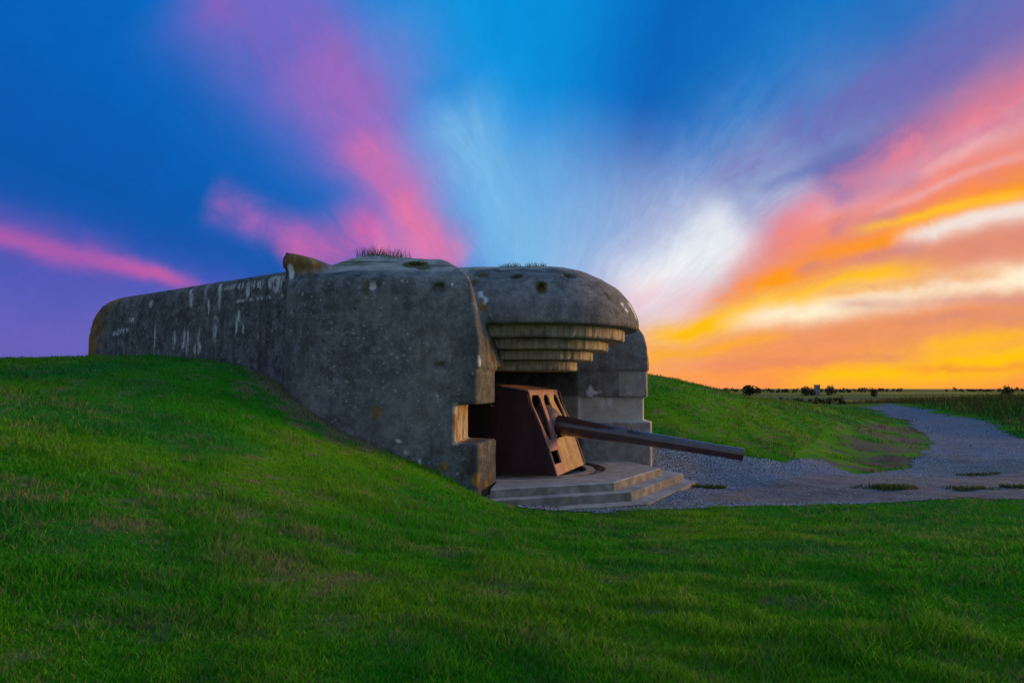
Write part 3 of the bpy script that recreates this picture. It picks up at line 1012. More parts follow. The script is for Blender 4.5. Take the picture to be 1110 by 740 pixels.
# repaired panel on the far jamb
pan = (BV[:, 2] > 2.4) & (BV[:, 2] < 3.16) & (BV[:, 0] > 3.35) & (BV[:, 0] < 4.2) & (BV[:, 1] < 21.6) & (BV[:, 1] > 20.8)
pale = np.where(pan, 0.75, pale)
white = np.where(pan, np.maximum(white, 0.16), white)
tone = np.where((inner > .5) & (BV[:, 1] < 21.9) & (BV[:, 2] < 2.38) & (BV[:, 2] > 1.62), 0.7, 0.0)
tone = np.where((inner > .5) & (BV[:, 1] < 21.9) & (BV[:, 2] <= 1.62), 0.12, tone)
frv = (BV[:, 0] - p0[0]) * nf[0] + (BV[:, 1] - p0[1]) * nf[1]
tone = np.where((near_end > .3) & ~revl & (frv < .12) & (BV[:, 1] < 16.9), -0.75 * near_end * (1 - sst(BV[:, 2], 3.6, 4.6)), tone)  # wing's front end painted darker to tone down the low sun on it
for nme, a in (('tone', tone), ('white', white), ('lichen_glow', lich_glow), ('moss', moss), ('pale', np.clip(pale, 0, 1))):
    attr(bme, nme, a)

bunker = empty('bunker', (0.6, 18.6, 0))
tag(bunker, 'weathered grey concrete gun bunker with rounded roof and stepped embrasure', 'bunker')
link('body', bme, MAT_WEATHERED, bunker, smooth=True)


def stadium(r, n=84):
    """plan of a ledge: half round in front of the gun, straight towards the near wing; counter-clockwise"""
    a0 = math.atan2(ve[1], ve[0])
    pts = []
    for k in range(n + 1):
        a = a0 + math.pi / 2 + math.pi * k / n
        pts.append(VC + r * np.array([math.cos(a), math.sin(a)]))
    pts = [p - VC for p in pts]
    q1, q0 = pts[-1] + ve, pts[0] + ve
    m1 = [pts[-1] + ve * t for t in np.linspace(.03, 1, 30)]
    m0 = [pts[0] + ve * t for t in np.linspace(1, .03, 30)]
    return pts + m1 + m0


for (r, z0, z1) in [(2.44, 3.885, 4.19), (2.00, 3.63, 3.875), (1.58, 3.38, 3.62), (1.16, 3.12, 3.37)]:
    pts = stadium(r)
    cum = np.concatenate([[0], np.cumsum([np.linalg.norm(pts[k + 1] - pts[k]) for k in range(len(pts) - 1)])])
    vv, ff, arc = [], [], []
    prof_ = [(.35, z0), (.03, z0), (0, z0 + .03), (0, z1 - .02), (.02, z1), (.35, z1)]
    for k, p in enumerate(pts):
        pn, pp = pts[(k + 1) % len(pts)], pts[k - 1]
        d = pn - pp
        d = d / np.linalg.norm(d)
        nn = np.array([-d[1], d[0]])
        wv = 0.006 * math.sin(k * 1.7) + rng.normal(0, .003)
        chip = rng.uniform(.02, .07) if rng.random() < .13 else 0.0
        for qi, (q, z) in enumerate(prof_):
            if chip and qi in (1, 2):
                q, z = q + chip * .6, z + chip * (1 if qi == 2 else .25)
            vv.append((*(p + nn * (q + wv)), z + (rng.normal(0, .004) if q < .1 else 0)))
            arc.append(cum[k])
    m_ = len(prof_)
    for k in range(len(pts)):
        l = (k + 1) % len(pts)
        for q in range(m_ - 1):
            ff.append((k * m_ + q, l * m_ + q, l * m_ + q + 1, k * m_ + q + 1))
    ff.append([k * m_ for k in range(len(pts))][::-1])
    ff.append([k * m_ + m_ - 1 for k in range(len(pts))])
    me = mesh('ledge', vv, ff)
    bmx = bmesh.new()
    bmx.from_mesh(me)
    bmesh.ops.recalc_face_normals(bmx, faces=bmx.faces)
    bmx.to_mesh(me)
    bmx.free()
    attr(me, 'arc', np.array(arc))
    o = link('ledge', me, MAT_BOARD, bunker)
    o.location = (VC[0], VC[1], 0)

# ------------------------------------------------------------------ gun platform
plat = empty('gun_platform', (2.0, 17.5, 0))
tag(plat, 'pale concrete gun platform with two low steps in front of the bunker', 'platform')


def ring_slab(poly, c, r, z0, z1, zf):
    """slab with a round sunken pit around the pivot"""
    poly = [np.array(p) for p in poly]
    angs = set(np.linspace(-math.pi, math.pi, 96, endpoint=False).tolist())
    angs |= {math.atan2(p[1] - c[1], p[0] - c[0]) for p in poly}
    angs = sorted(angs)
    v, f = [], []
    for a in angs:
        d = np.array([math.cos(a), math.sin(a)])
        best = 99
        for i in range(len(poly)):
            p, q = poly[i], poly[(i + 1) % len(poly)]
            e = q - p
            den = d[0] * e[1] - d[1] * e[0]
            if abs(den) < 1e-9:
                continue
            w = p - c
            t = (w[0] * e[1] - w[1] * e[0]) / den
            s = (w[0] * d[1] - w[1] * d[0]) / den
            if t > 0 and -1e-6 <= s <= 1 + 1e-6:
                best = min(best, t)
        ro = max(best, r + 0.02)
        o = c + d * ro
        o2 = c + d * (ro - 0.025)
        i_ = c + d * r
        v += [(*o, z0), (*o, z1 - 0.02), (*o2, z1), (*i_, z1), (*i_, zf), (*(c + d * 0.05), zf)]
    n = len(angs)
    for i in range(n):
        j = (i + 1) % n
        for s in range(5):
            f.append((i * 6 + s, j * 6 + s, j * 6 + s + 1, i * 6 + s + 1))
    return mesh('ring', v, f)


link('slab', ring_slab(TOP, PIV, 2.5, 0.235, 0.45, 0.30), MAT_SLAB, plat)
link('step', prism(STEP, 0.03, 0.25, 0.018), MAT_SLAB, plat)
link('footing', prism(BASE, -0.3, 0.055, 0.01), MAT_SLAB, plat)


def annulus(c, r0, r1, z0, z1, n=96):
    v, f = [], []
    for i in range(n):
        a = 2 * math.pi * i / n
        for r, z in ((r1, z0), (r1, z1), (r0, z1), (r0, z0)):
            v.append((c[0] + r * math.cos(a), c[1] + r * math.sin(a), z))
    for i in range(n):
        j = (i + 1) % n
        for s in range(4):
            f.append((i * 4 + s, j * 4 + s, j * 4 + (s + 1) % 4, i * 4 + (s + 1) % 4))
    return mesh('annulus', v, f)


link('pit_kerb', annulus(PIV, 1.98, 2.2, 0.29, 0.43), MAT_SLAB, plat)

# ------------------------------------------------------------------ the gun
GA = R(-20)                                    # heading of the barrel
ga = np.array([math.cos(GA), math.sin(GA)])
gb = np.array([-math.sin(GA), math.cos(GA)])   # across, away from the camera
FR0 = np.array([1.62, 18.74])                  # foot of the shield front, on the centre line
gun = empty('artillery_gun', (float(PIV[0]), float(PIV[1]), 0.3))
tag(gun, 'rusted coastal artillery gun with tall slanted shield in the embrasure', 'gun')
HW = 1.43


def gp(w, back, z):
    p = FR0 + gb * w - ga * back
    return (p[0], p[1], z)


lean = pfun([(.40, -.02), (.45, 0), (1.02, .18), (1.75, .456), (2.27, .69), (2.57, .76), (3, .8)])


def plate(pts, thick, mat, name, parent, bev=0.0):
    """flat plate from an outline of 3D points, given real thickness along its normal"""
    bm = bmesh.new()
    vs = [bm.verts.new(p) for p in pts]
    fc = bm.faces.new(vs)
    fc.normal_update()
    n = fc.normal.copy()
    r = bmesh.ops.extrude_face_region(bm, geom=[fc])
    for e in r['geom']:
        if isinstance(e, bmesh.types.BMVert):
            e.co += n * thick
    bmesh.ops.recalc_face_normals(bm, faces=bm.faces)
    me = bpy.data.meshes.new(name)
    bm.to_mesh(me)
    bm.free()
    return link(name, me, mat, parent)


def front_sheet(cells, mat, name, parent, thick=0.05):
    """front armour from outlines in (across, height), following the lean of the shield"""
    bm = bmesh.new()
    for out in cells:
        # split at the bends so that the sheet follows the profile
        a = [bm.verts.new(gp(w, float(lean(z)), z)) for w, z in out]
        b = [bm.verts.new(gp(w, float(lean(z)) + thick, z)) for w, z in out]
        n = len(out)
        bm.faces.new(a)
        bm.faces.new(list(reversed(b)))
        for i in range(n):
            bm.faces.new((a[i], b[i], b[(i + 1) % n], a[(i + 1) % n]))
    bmesh.ops.recalc_face_normals(bm, faces=bm.faces)
    me = bpy.data.meshes.new(name)
    bm.to_mesh(me)
    bm.free()
    return link(name, me, mat, parent)


fp = front_sheet([
    [(-1.43, 1.05), (-1.43, 1.32), (-1.16, 1.32), (-1.10, 1.05)],                                    # beside the square port
    [(-1.43, .45), (-1.43, .72), (-.50, .72), (-.50, .45)], [(-1.43, .72), (-1.43, 1.05), (-1.34, 1.05), (-1.34, .72)],
    [(-.68, .72), (-.68, 1.05), (-.50, 1.05), (-.50, .72)], [(-1.10, 1.05), (-1.16, 1.32), (-.50, 1.32), (-.50, 1.05)],
    [(-1.43, 1.32), (-1.43, 2.27), (-1.30, 2.27), (-1.16, 1.46), (-1.05, 1.32)],                     # near post
    [(-1.43, 2.27), (-1.43, 2.50), (-1.36, 2.57), (-1.26, 2.48), (-1.30, 2.27)],
    [(-1.26, 2.48), (-1.36, 2.57), (1.22, 2.57), (1.12, 2.48)],                                      # head bar
    [(-.78, 1.32), (-.62, 1.75), (-.50, 2.27), (-.24, 2.27), (-.36, 1.75), (-.36, 1.32)], [(-.50, 2.27), (-.50, 2.48), (-.24, 2.48), (-.24, 2.27)]],
    MAT_RUST_PINK, 'front_plate', gun)
for tri in ([(-1.285, 2.48), (-1.30, 2.34), (-1.16, 2.48)], [(-.505, 2.48), (-.64, 2.48), (-.505, 2.34)], [(-.235, 2.48), (-.235, 2.36), (-.12, 2.48)]):
    front_sheet([tri], MAT_RUST_PINK, 'corner_gusset', gun)
front_sheet([
    [(-.495, .45), (-.495, 1.32), (1.43, 1.32), (1.43, .45)],
    [(.36, 1.32), (.36, 1.75), (.28, 2.27), (.74, 2.27), (.92, 1.86), (1.05, 1.60), (1.43, 1.60), (1.43, 1.32)],
    [(.28, 2.27), (.28, 2.48), (.66, 2.48), (.74, 2.27)],
    [(1.12, 1.60), (1.20, 2.0), (1.18, 2.27), (1.30, 2.27), (1.43, 1.9), (1.43, 1.60)],
    [(1.18, 2.27), (1.12, 2.48), (1.22, 2.57), (1.30, 2.27)]], MAT_RUST_OCHRE, 'front_plate', gun)
for tri in ([(.275, 2.48), (.16, 2.48), (.275, 2.36)], [(.665, 2.48), (.71, 2.35), (.80, 2.48)], [(1.115, 2.48), (.98, 2.48), (1.15, 2.34)]):
    front_sheet([tri], MAT_RUST_OCHRE, 'corner_gusset', gun)
# side armour, near and far, each with a bent rear leaf
for s in (-1, 1):
    def sp(back, z, w=HW * s):
        return gp(w, back, z)
    plate([sp(0.0, .45), sp(.18, 1.02), sp(.456, 1.75), sp(.64, 2.18), sp(1.62, 2.18), sp(1.62, .47)], .03 * s, MAT_RUST_DARK, 'side_plate', gun)
    plate([sp(.64, 2.181, HW * s * .985), sp(.69, 2.27, HW * s * .985), sp(.74, 2.57, HW * s * .985), sp(1.62, 2.62, HW * s * .985), sp(1.62, 2.181, HW * s * .985)], .03 * s, MAT_RUST_DARK, 'upper_plate', gun)
    plate([gp(HW * s, 1.625, .47), gp(HW * s, 1.625, 2.18), gp(HW * s * .86, 2.9, 2.18), gp(HW * s * .86, 2.9, .6)], .03 * s, MAT_RUST_DARK, 'rear_leaf', gun)
    # rounded edge strip where side and front meet
    edge = [gp(HW * s, float(lean(z)) - .01, z) for z in np.linspace(.45, 2.57, 14)]
    cu = []
    fcs = []
    for k, p in enumerate(edge):
        for q in range(6):
            a = 2 * math.pi * q / 6
            d = ga * math.cos(a) * .028 + gb * math.sin(a) * .028
            cu.append((p[0] + d[0], p[1] + d[1], p[2]))
    for k in range(len(edge) - 1):
        for q in range(6):
            fcs.append((k * 6 + q, k * 6 + (q + 1) % 6, (k + 1) * 6 + (q + 1) % 6, (k + 1) * 6 + q))
    link('corner_strip', mesh('corner_strip', cu, fcs), MAT_RUST_PINK, gun, smooth=True)
plate([gp(-HW, .76, 2.575), gp(HW * .9, .76, 2.575), gp(HW * .9, 1.5, 2.70), gp(-HW, 1.5, 2.70)], .035, MAT_RUST_PINK, 'roof_plate', gun)
plate([gp(-HW, 1.5, 2.705), gp(HW * .9, 1.5, 2.705), gp(HW * .9, 2.7, 2.78), gp(-HW, 2.7, 2.78)], .035, MAT_RUST_DARK, 'roof_plate', gun)


def tube_along(p, d, prof, n=40, name='tube'):
    """turned shape: prof = (distance along, radius)"""
    p, d = Vector(p), Vector(d).normalized()
    s = d.cross(Vector((0, 0, 1))).normalized()
    u = s.cross(d)
    v, f = [], []
    for t, r in prof:
        for q in range(n):
            a = 2 * math.pi * q / n
            v.append(p + d * t + s * (r * math.cos(a)) + u * (r * math.sin(a)))
    for k in range(len(prof) - 1):
        for q in range(n):
            f.append((k * n + q, k * n + (q + 1) % n, (k + 1) * n + (q + 1) % n, (k + 1) * n + q))
    return mesh(name, v, f)


ROOT = np.array([*(FR0 - ga * 0.42), 1.66])
tipxy = FR0 - ga * 0.42 + ga * 4.86
TIP = np.array([*tipxy, 1.0])
bd = (TIP - ROOT) / np.linalg.norm(TIP - ROOT)
BL = np.linalg.norm(TIP - ROOT)
prof = [(-1.6, .0), (-1.6, .26), (-.2, .275), (-.2, .27), (.15, .272), (.5, .255), (1.2, .222), (1.9, .200), (1.92, .188), (2.0, .188), (BL - .55, .150), (BL - .42, .150), (BL - .36, .158), (BL - .02, .158), (BL, .148), (BL, .082), (BL - .5, .078), (BL - .5, 0)]
barrel = link('barrel', tube_along(ROOT, bd, prof, 48, 'barrel'), MAT_BARREL, gun)
for e in barrel.data.polygons:
    e.use_smooth = True
try:
    barrel.data.set_sharp_from_angle(angle=R(35))
except Exception:
    pass
lk = ROOT + bd * 2.0
upv = Vector((0, 0, 1))
link('sight_clip', tube_along(lk + np.array([0, 0, .17]), (-.35, -.2, 1), [(0, .018), (.14, .012), (.15, 0)], 8), MAT_COLLAR, barrel)
link('sight_clip', tube_along(lk + bd * .10 + np.array([0, 0, .16]), (-.1, -.5, 1), [(0, .018), (.12, .010), (.13, 0)], 8), MAT_COLLAR, barrel)
link('collar', tube_along(ROOT, bd, [(-.55, .50), (-.30, .50), (-.12, .42), (.02, .33), (.02, .26)], 24), MAT_COLLAR, gun, smooth=True)
# what shows through the ports: mounting, cradle and breech
link('pedestal', tube_along((PIV[0], PIV[1], .30), (0, 0, 1), [(0, 1.25), (.06, 1.25), (.08, .95), (.35, .62), (1.0, .55), (1.02, 0)], 40), MAT_RUST_DARK, gun, smooth=False)


def obox(c, ax, half, name):
    """box turned with the gun: half sizes along heading, across, up"""
    v = []
    for sx in (-1, 1):
        for sy in (-1, 1):
            for sz in (-1, 1):
                p = np.array([c[0], c[1]]) + ga * sx * half[0] + gb * sy * half[1]
                v.append((p[0], p[1], c[2] + sz * half[2]))
    f = [(0, 1, 3, 2), (4, 6, 7, 5), (0, 4, 5, 1), (2, 3, 7, 6), (0, 2, 6, 4), (1, 5, 7, 3)]
    bm = bmesh.new()
    vv = [bm.verts.new(q) for q in v]
    for q in f:
        bm.faces.new([vv[i] for i in q])
    bmesh.ops.recalc_face_normals(bm, faces=bm.faces)
    bmesh.ops.bevel(bm, geom=list(bm.edges), offset=.03, segments=2, affect='EDGES')
    me = bpy.data.meshes.new(name)
    bm.to_mesh(me)
    bm.free()
    return me


cc = FR0 - ga * 1.5
link('cradle', obox((cc[0], cc[1], 1.55), None, (.75, .36, .30), 'cradle'), MAT_RUST_DARK, gun)
for s in (-1, 1):
    c2 = cc + gb * .55 * s
    link('trunnion_cheek', obox((c2[0], c2[1], 1.45), None, (.42, .07, .42), 'cheek'), MAT_RUST_PINK, gun)
c3 = FR0 - ga * 2.6
link('breech', obox((c3[0], c3[1], 1.85), None, (.36, .34, .34), 'breech'), MAT_RUST_DARK, gun)
for w, z in ((-.9, 1.62), (-.8, 1.98), (.55, 1.9)):
    c4 = FR0 - ga * 1.15 + gb * w
    link('handwheel', annulus((0, 0), .17, .20, -.015, .015, 28), MAT_RUST_PINK, gun).matrix_world = Matrix.Translation((c4[0], c4[1], z)) @ Matrix.Rotation(GA, 4, 'Z') @ Matrix.Rotation(R(90), 4, 'Y')

# ------------------------------------------------------------------ grass
def blades(px, py, pz, hgt, wid, lean_amt, tint, az=None):
    """one mesh of bent tapered blades"""
    n = len(px)
    if az is None:
        az = rng.uniform(0, 2 * math.pi, n)
    la = rng.uniform(0, 2 * math.pi, n)
    sx, sy = np.cos(az) * wid * .5, np.sin(az) * wid * .5
    l1 = lean_amt * rng.uniform(.1, .6, n) * hgt
    l2 = lean_amt * rng.uniform(.5, 1.6, n) * hgt
    V = np.empty((n, 5, 3), np.float32)
    V[:, 0] = np.c_[px - sx, py - sy, pz - .01]
    V[:, 1] = np.c_[px + sx, py + sy, pz - .01]
    mx, my = px + np.cos(la) * l1, py + np.sin(la) * l1
    V[:, 2] = np.c_[mx + sx * .8, my + sy * .8, pz + hgt * .55]
    V[:, 3] = np.c_[mx - sx * .8, my - sy * .8, pz + hgt * .55]
    V[:, 4] = np.c_[px + np.cos(la) * l2, py + np.sin(la) * l2, pz + hgt]
    b = np.arange(n)[:, None] * 5
    q = b + np.array([0, 1, 2, 3])
    t = b + np.array([3, 2, 4])
    return V.reshape(-1, 3), q, t, np.repeat(tint, 5, axis=0)


def body_clear(x, y):
    d = np.minimum(poly_sdf(x, y, WL), poly_sdf(x, y, REAR))
    d = np.minimum(d, poly_sdf(x, y, WR))
    d = np.minimum(d, poly_sdf(x, y, BASE))
    d = np.minimum(d, poly_sdf(x, y, CORE))
    return d


NB = 580000
r_ = np.exp(rng.uniform(math.log(2.2), math.log(75), NB))
a_ = rng.uniform(R(-56), R(56), NB)
bx, by = r_ * np.sin(a_), r_ * np.cos(a_)
pdv = path_d(bx, by)
tgd = tongue_d(bx, by)
ok = (body_clear(bx, by) > -0.02) & ((pdv > 0.02) | (rng.random(NB) < .010 + .45 * np.exp(np.minimum(pdv, 0) / .22)))
thin = (tgd < .6) & (fbm(np.c_[bx, by] * 1.2, 23, 3) < .56)
ok &= ~thin
ok &= poly_sdf(bx, by, [(0.5, 20.5), (4.75, 19.8), (4.75, 21.7), (0.5, 23)]) > 0
bx, by, r_ = bx[ok], by[ok], r_[ok]
n = len(bx)
bz = height(bx, by)
tint = turf_tint(bx + rng.normal(0, .12, n), by + rng.normal(0, .12, n))
tint = tint * rng.uniform(.65, 1.4, n)[:, None]
straw = rng.random(n) < .05
tint[straw] = np.array([.20, .17, .09]) * rng.uniform(.6, 1.2, straw.sum())[:, None]
clump = fbm(np.c_[bx, by] * 2.2, 25, 3)
hg = (.032 + .052 * sst(clump, .35, .7)) * rng.uniform(.6, 1.35, n)
hg = hg * (1 + .5 * sst(fbm(np.c_[bx, by] * .9, 27, 3), .58, .74))
bank = sst(by, 22, 25) * (bx > 4.4)
hg = hg * (1 + 0.5 * bank)
tint = tint * (1 - bank[:, None]) + bank[:, None] * tint * np.array([1.05, .70, 1.0])
wd = (.0033 + .00085 * r_) * rng.uniform(.7, 1.3, n)
V_, q_, t_, c_ = blades(bx, by, bz, hg, wd, .55, tint)
me = np_mesh('lawn_grass', V_, q_, t_)
attr(me, 'tint', c_)
tag(link('lawn_grass', me, MAT_GRASS), 'short green grass covering the slope and lawn', 'grass', kind='stuff')

# tall rough grass in the meadow beyond the path
NM = 90000
my_ = rng.uniform(36, 130, NM)
mx_ = rng.uniform(14, 130, NM)
pd2 = path_d(mx_, my_)
right = (pd2 > .5) & (poly_sdf(mx_, my_, [on_z(x, y)[:2] for x, y in [(940, 446), (1000, 452), (1060, 459), (1110, 470.5), (1500, 500), (1500, 425), (900, 428), (905, 440)]]) < 0)
mx_, my_ = mx_[right], my_[right]
n = len(mx_)
mz = height(mx_, my_)
mh = rng.uniform(.35, .85, n) * (.6 + .8 * fbm(np.c_[mx_, my_] * .25, 29, 3))
mt = np.array([.045, .075, .014]) * (1 - (k := sst(fbm(np.c_[mx_, my_] * .12, 33, 3), .45, .65))[:, None]) + np.array([.10, .085, .03]) * k[:, None]
mt = mt * rng.uniform(.5, 1.4, n)[:, None]
V_, q_, t_, c_ = blades(mx_, my_, mz, mh, rng.uniform(.03, .07, n), .4, mt)
me = np_mesh('meadow_grass', V_, q_, t_)
attr(me, 'tint', c_)
tag(link('meadow_grass', me, MAT_GRASS), 'tall rough meadow grass to the right of the path', 'grass', kind='stuff')

# tufts of grass, each growing in a place of its own
def tuft(name, centre, rad, count, h0, h1, label, grp, dry=.5, wid=.012, ground_fn=None):
    a = rng.uniform(0, 2 * math.pi, count)
    q = rad * np.sqrt(rng.random(count))
    x, y = centre[0] + q * np.cos(a), centre[1] + q * np.sin(a) * .6
    x[0], y[0] = centre[0], centre[1]
    if count > 250:
        kp = fbm(np.c_[x * 1.3, y * 2.6], 47, 3) > .44
        x, y = x[kp], y[kp]
        count = len(x)
    z = ground_fn(x, y) if ground_fn else np.full(count, centre[2])
    t = np.array([.05, .09, .02]) * (1 - dry) + np.array([.13, .10, .045]) * dry
    tt = t * rng.uniform(.5, 1.4, count)[:, None]
    v, q_, t_, c = blades(x, y, z, rng.uniform(h0, h1, count), wid * rng.uniform(.6, 1.3, count), .5, tt)
    if count > 150:
        k = 40
        an = np.linspace(0, 2 * math.pi, k, endpoint=False)
        rr = rad * (.75 + .5 * fbm(np.c_[np.cos(an) * 1.7 + centre[0], np.sin(an) * 1.7 + centre[1]], 49, 3))
        sx_, sy_ = centre[0] + rr * np.cos(an), centre[1] + rr * np.sin(an) * .6
        szz = (ground_fn(sx_, sy_) if ground_fn else np.full(k, centre[2])) - .012
        o_ = len(v)
        v = np.concatenate([v, np.c_[sx_, sy_, szz], [[centre[0], centre[1], float(np.mean(szz)) + .035]]])
        t_ = np.concatenate([t_, np.array([(o_ + i, o_ + (i + 1) % k, o_ + k) for i in range(k)])])
        c = np.concatenate([c, np.repeat((t * .9)[None], k + 1, 0)])
    me = np_mesh(name, v, q_, t_)
    attr(me, 'tint', c)
    return tag(link(name, me, MAT_GRASS), label, 'grass tuft', grp)


def roof_z(x, y):
    out = []
    for a, b in zip(x, y):
        h = bvh.ray_cast(Vector((a, b, 9)), Vector((0, 0, -1)))
        out.append(h[0].z if h[0] is not None else 5.9)
    return np.array(out)


def roof_pt(px, Y):
    for y in np.arange(268, 300, .5):
        p = cast(px, float(y))
        if p is not None:
            return p
    return np.array([(px - 555) / 740 * Y, Y, 5.9])


for px, Y, rad, cnt, h0, h1, lab in [
        (402, 16.9, .38, 110, .10, .30, 'wispy dry grass tuft on the near roof, the left of two tall ones'),
        (430, 16.9, .40, 110, .10, .30, 'wispy dry grass tuft on the near roof, beside the green cushion'),
        (416, 17.2, .5, 90, .06, .16, 'low thin grass between the two tall tufts on the near roof'),
        (553, 18.2, .30, 110, .06, .14, 'thin grass growing on the top of the domed visor, left end'),
        (580, 18.3, .30, 110, .06, .14, 'thin grass growing on the crown of the domed visor')]:
    tuft('grass_tuft', roof_pt(px, Y), rad, cnt, h0, h1, lab, 'grass tufts on the bunker roof', .45, .010, roof_z)
for px, py, rx, lab in [(452, 286, .22, 'mossy yellow-green cushion on the near roof edge'), (587, 309, .10, 'moss clump in the hole above the embrasure')]:
    p = cast(px, py)
    if p is not None:
        tuft('moss_cushion', p + np.array([0, .04, -.02]), rx, 160, .04, .11, lab, 'moss on the bunker', .35, .02, None)
for px, py, rad, cnt, lab in [(765, 524, .55, 900, 'dark green grass clump on the gravel just off the platform steps'),
                              (958, 531, .85, 1100, 'flat oval grass patch in the middle of the dirt track'),
                              (1052, 533, .7, 500, 'sparse grass streak on the dirt near the right edge of the picture'),
                              (1100, 530, .4, 300, 'small grass clump on the dirt at the right edge of the picture'),
                              (1060, 506, .7, 350, 'thin grass patch on the bend of the path')]:
    p = on_z(px, py, .02)
    o = tuft('grass_patch', p, rad, cnt, .04, .12, lab, 'grass patches on the gravel', .15, .02, lambda x, y: height(x, y) + .015)

# loose stones on the gravel
NS = 30000
gxs = rng.uniform(1.5, 22, NS)
gys = rng.uniform(14.2, 32, NS)
okk = (path_d(gxs, gys) < -.05) & (body_clear(gxs, gys) > .02)
okk &= rng.random(NS) < np.where(poly_sdf(gxs, gys, [on_z(x, y)[:2] for x, y in [(790, 532), (880, 512), (1400, 500), (1400, 545), (760, 545)]]) < 0, .15, 1)
gxs, gys = gxs[okk], gys[okk]
n = len(gxs)
gzs = height(gxs, gys) + .02
sz = rng.uniform(.012, .034, n)
oct_ = np.array([(1, 0, 0), (0, 1, 0), (-1, 0, 0), (0, -1, 0), (0, 0, .7), (0, 0, -.7)])
rot = rng.uniform(0, 6.28, n)
O = oct_[None] * sz[:, None, None] * rng.uniform(.6, 1.3, (n, 6, 1))
Vx = O[..., 0] * np.cos(rot)[:, None] - O[..., 1] * np.sin(rot)[:, None] + gxs[:, None]
Vy = O[..., 0] * np.sin(rot)[:, None] + O[..., 1] * np.cos(rot)[:, None] + gys[:, None]
Vz = O[..., 2] + gzs[:, None]
tr = np.array([(0, 1, 4), (1, 2, 4), (2, 3, 4), (3, 0, 4), (1, 0, 5), (2, 1, 5), (3, 2, 5), (0, 3, 5)])
T = (np.arange(n)[:, None, None] * 6 + tr[None]).reshape(-1, 3)
me = np_mesh('gravel', np.stack([Vx, Vy, Vz], -1).reshape(-1, 3), None, T)
tag(link('gravel', me, MAT_STONE), 'loose grey gravel stones on the path', 'gravel', kind='stuff')

# ------------------------------------------------------------------ far trees, hedge and farm
def leaves(c, rx, ry, rz, count, size, tint, lumps=9):
    """crown of leaf-sized faces gathered in clumps"""
    cc = rng.normal(0, .42, (lumps, 3))
    cc[:, 2] = cc[:, 2] * .8
    k = rng.integers(0, lumps, count)
    p = cc[k] + rng.normal(0, .26, (count, 3))
    ln = np.linalg.norm(p, axis=1)
    p = p / np.maximum(ln, 1)[:, None]
    p = p * np.array([rx, ry, rz]) + np.array(c)
    d1 = rng.normal(0, 1, (count, 3))
    d1 /= np.linalg.norm(d1, axis=1)[:, None]
    d2 = np.cross(d1, rng.normal(0, 1, (count, 3)))
    d2 /= np.linalg.norm(d2, axis=1)[:, None]
    s = size * rng.uniform(.6, 1.3, count)[:, None]
    V = np.stack([p - d1 * s, p + d2 * s * .6, p + d1 * s, p - d2 * s * .6], 1)
    q = np.arange(count)[:, None] * 4 + np.arange(4)
    t = np.asarray(tint) * rng.uniform(.5, 1.4, count)[:, None]
    return V.reshape(-1, 3), q, np.repeat(t, 4, 0)


def tree(name, px0, px1, ytop, ybase, dist, label, grp, cat='tree', count=900, trunk=True):
    s = dist / 740
    x = ((px0 + px1) / 2 - 555) * s
    rx = (px1 - px0) / 2 * s
    g = float(height(x, dist)[0])
    top = CAM[2] + (421 - ytop) * s
    h = max(top - g, 1.0)
    root = empty(name, (x, dist, g))
    tag(root, label, cat, grp)
    cz = g + h * (.50 if trunk else .46)
    v, q, c = leaves((x, dist, cz), rx * 1.3, rx * 1.2, h * (.62 if trunk else .66), count, max(.28, rx * .13), (.045, .055, .022))
    me = np_mesh('crown', v, q)
    attr(me, 'tint', c)
    link('crown', me, MAT_GRASS, root)
    link('trunk', tube_along((x, dist, g - .2), (0, 0, 1), [(0, .05 * h), (h * .3, .035 * h), (h * .7, .012 * h)], 10), MAT_BARK, root)
    return root


tree('broadleaf_tree', 804.5, 820.5, 419, 431, 240, 'round lone tree on the horizon just right of the grassy bank', 'far trees')
tree('broadleaf_tree', 866.5, 875.5, 418.5, 426, 330, 'round tree on the horizon just left of the grey tower', 'far trees')
tree('broadleaf_tree', 877.5, 884, 420.5, 426, 335, 'small low tree touching the grey tower on the horizon', 'far trees', count=500)
tree('broadleaf_tree', 895.5, 903.5, 417.8, 426, 330, 'upright dark tree on the horizon right of the grey tower', 'far trees')
tree('bush', 944, 950, 422, 426, 260, 'small bush on the skyline in the middle of the far fields', 'bushes on the skyline', 'bush', 400, False)
tree('bush', 1086, 1096, 419.5, 428, 150, 'dark bush on the skyline above the meadow at the far right', 'bushes on the skyline', 'bush', 600, False)

# low belt of far hedgerows and copses along the skyline: too far to tell apart
bv_, bq_, bc_, off = [], [], [], 0
for px in np.arange(560, 1500, 2.2):
    if rng.random() < .25 or float(vnoise(np.array([[px * .021, 7.7]]), 9)[0]) < .45:
        continue
    dd_ = 620 + 60 * math.sin(px * .013)
    sc_ = dd_ / 740
    x = (px - 555) * sc_
    g = float(height(x, dd_)[0])
    hh = (CAM[2] - g) + (-.6 + 1.9 * float(vnoise(np.array([[px * .06, 3.3]]), 5)[0])) * sc_
    v, q, c = leaves((x, dd_, g + hh * .5), 1.9 * sc_, 1.9, hh * .6, 60, .55, (.055, .052, .034), 4)
    bv_.append(v)
    bq_.append(q + off)
    bc_.append(c)
    off += len(v)
me = np_mesh('far_treeline', np.concatenate(bv_), np.concatenate(bq_))
attr(me, 'tint', np.concatenate(bc_))
tag(link('far_treeline', me, MAT_GRASS), 'low dark belt of hedgerows and copses along the horizon', 'trees', kind='stuff')

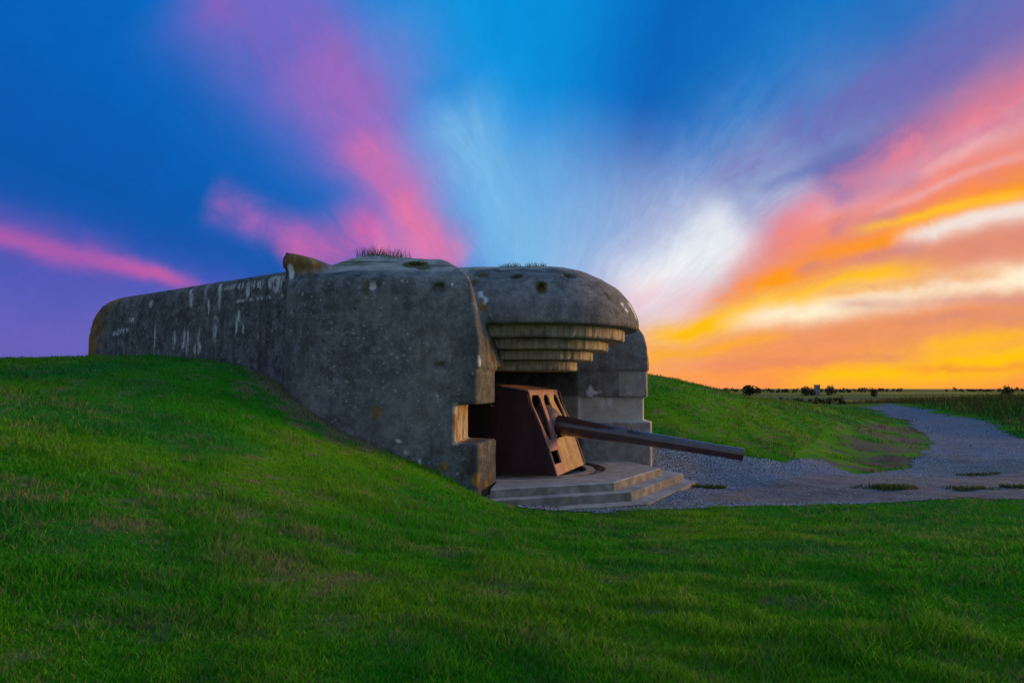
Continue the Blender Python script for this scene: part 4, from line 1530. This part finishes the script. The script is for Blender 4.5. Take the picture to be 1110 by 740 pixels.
# hedge: rows of clumps as one thing
hx0, hx1, hy = (830 - 555) * 80 / 740, (915 - 555) * 80 / 740, 80
hv, hq, hc, off = [], [], [], 0
for i, t in enumerate(np.linspace(0, 1, 22)):
    x = hx0 + (hx1 - hx0) * t
    y = hy + 4 * math.sin(t * 3)
    g = float(height(x, y)[0])
    v, q, c = leaves((x, y, g + .45), .5, .5, .55 + .15 * math.sin(i * 2.1), 170, .10, (.030, .050, .014), 5)
    hv.append(v)
    hq.append(q + off)
    hc.append(c)
    off += len(v)
hedge = empty('hedge', ((hx0 + hx1) / 2, hy, float(height((hx0 + hx1) / 2, hy)[0])))
tag(hedge, 'long dark green hedge across the field behind the grassy bank', 'hedge')
me = np_mesh('foliage', np.concatenate(hv), np.concatenate(hq))
attr(me, 'tint', np.concatenate(hc))
link('foliage', me, MAT_GRASS, hedge)

# far farm: pale tower with low house
FD = 345
fs = FD / 740
fx = (886 - 555) * fs
fg = float(height(fx, FD)[0])
tower = empty('farm_tower', (fx, FD, fg))
tag(tower, 'grey square tower among trees on the horizon', 'tower')
tw, th = 2.3 * fs, CAM[2] + 3.2 * fs - fg


def abox(x0, x1, y0, y1, z0, z1, name, mat, parent):
    return link(name, prism([(x0, y0), (x1, y0), (x1, y1), (x0, y1)], z0, z1), mat, parent)


abox(fx - tw, fx + tw, FD, FD + 2 * tw, fg - .3, fg + th, 'wall', MAT_PLASTER, tower)
rf = abox(fx - tw * 1.08, fx + tw * 1.08, FD - .1, FD + 2 * tw + .1, fg + th, fg + th + .4, 'roof', MAT_SLATE, tower)
abox(fx - tw * .6, fx - tw * .2, FD - .06, FD - .003, fg + th * .62, fg + th * .82, 'window', MAT_PANE, tower)
abox(fx + tw * .2, fx + tw * .6, FD - .06, FD - .003, fg + th * .62, fg + th * .82, 'window', MAT_PANE, tower)
abox(fx - tw * .2, fx + tw * .2, FD - .06, FD - .003, fg, fg + 2.0, 'door', MAT_DOOR, tower)
print('verts', N, 'tris body', len(BQ) * 2)
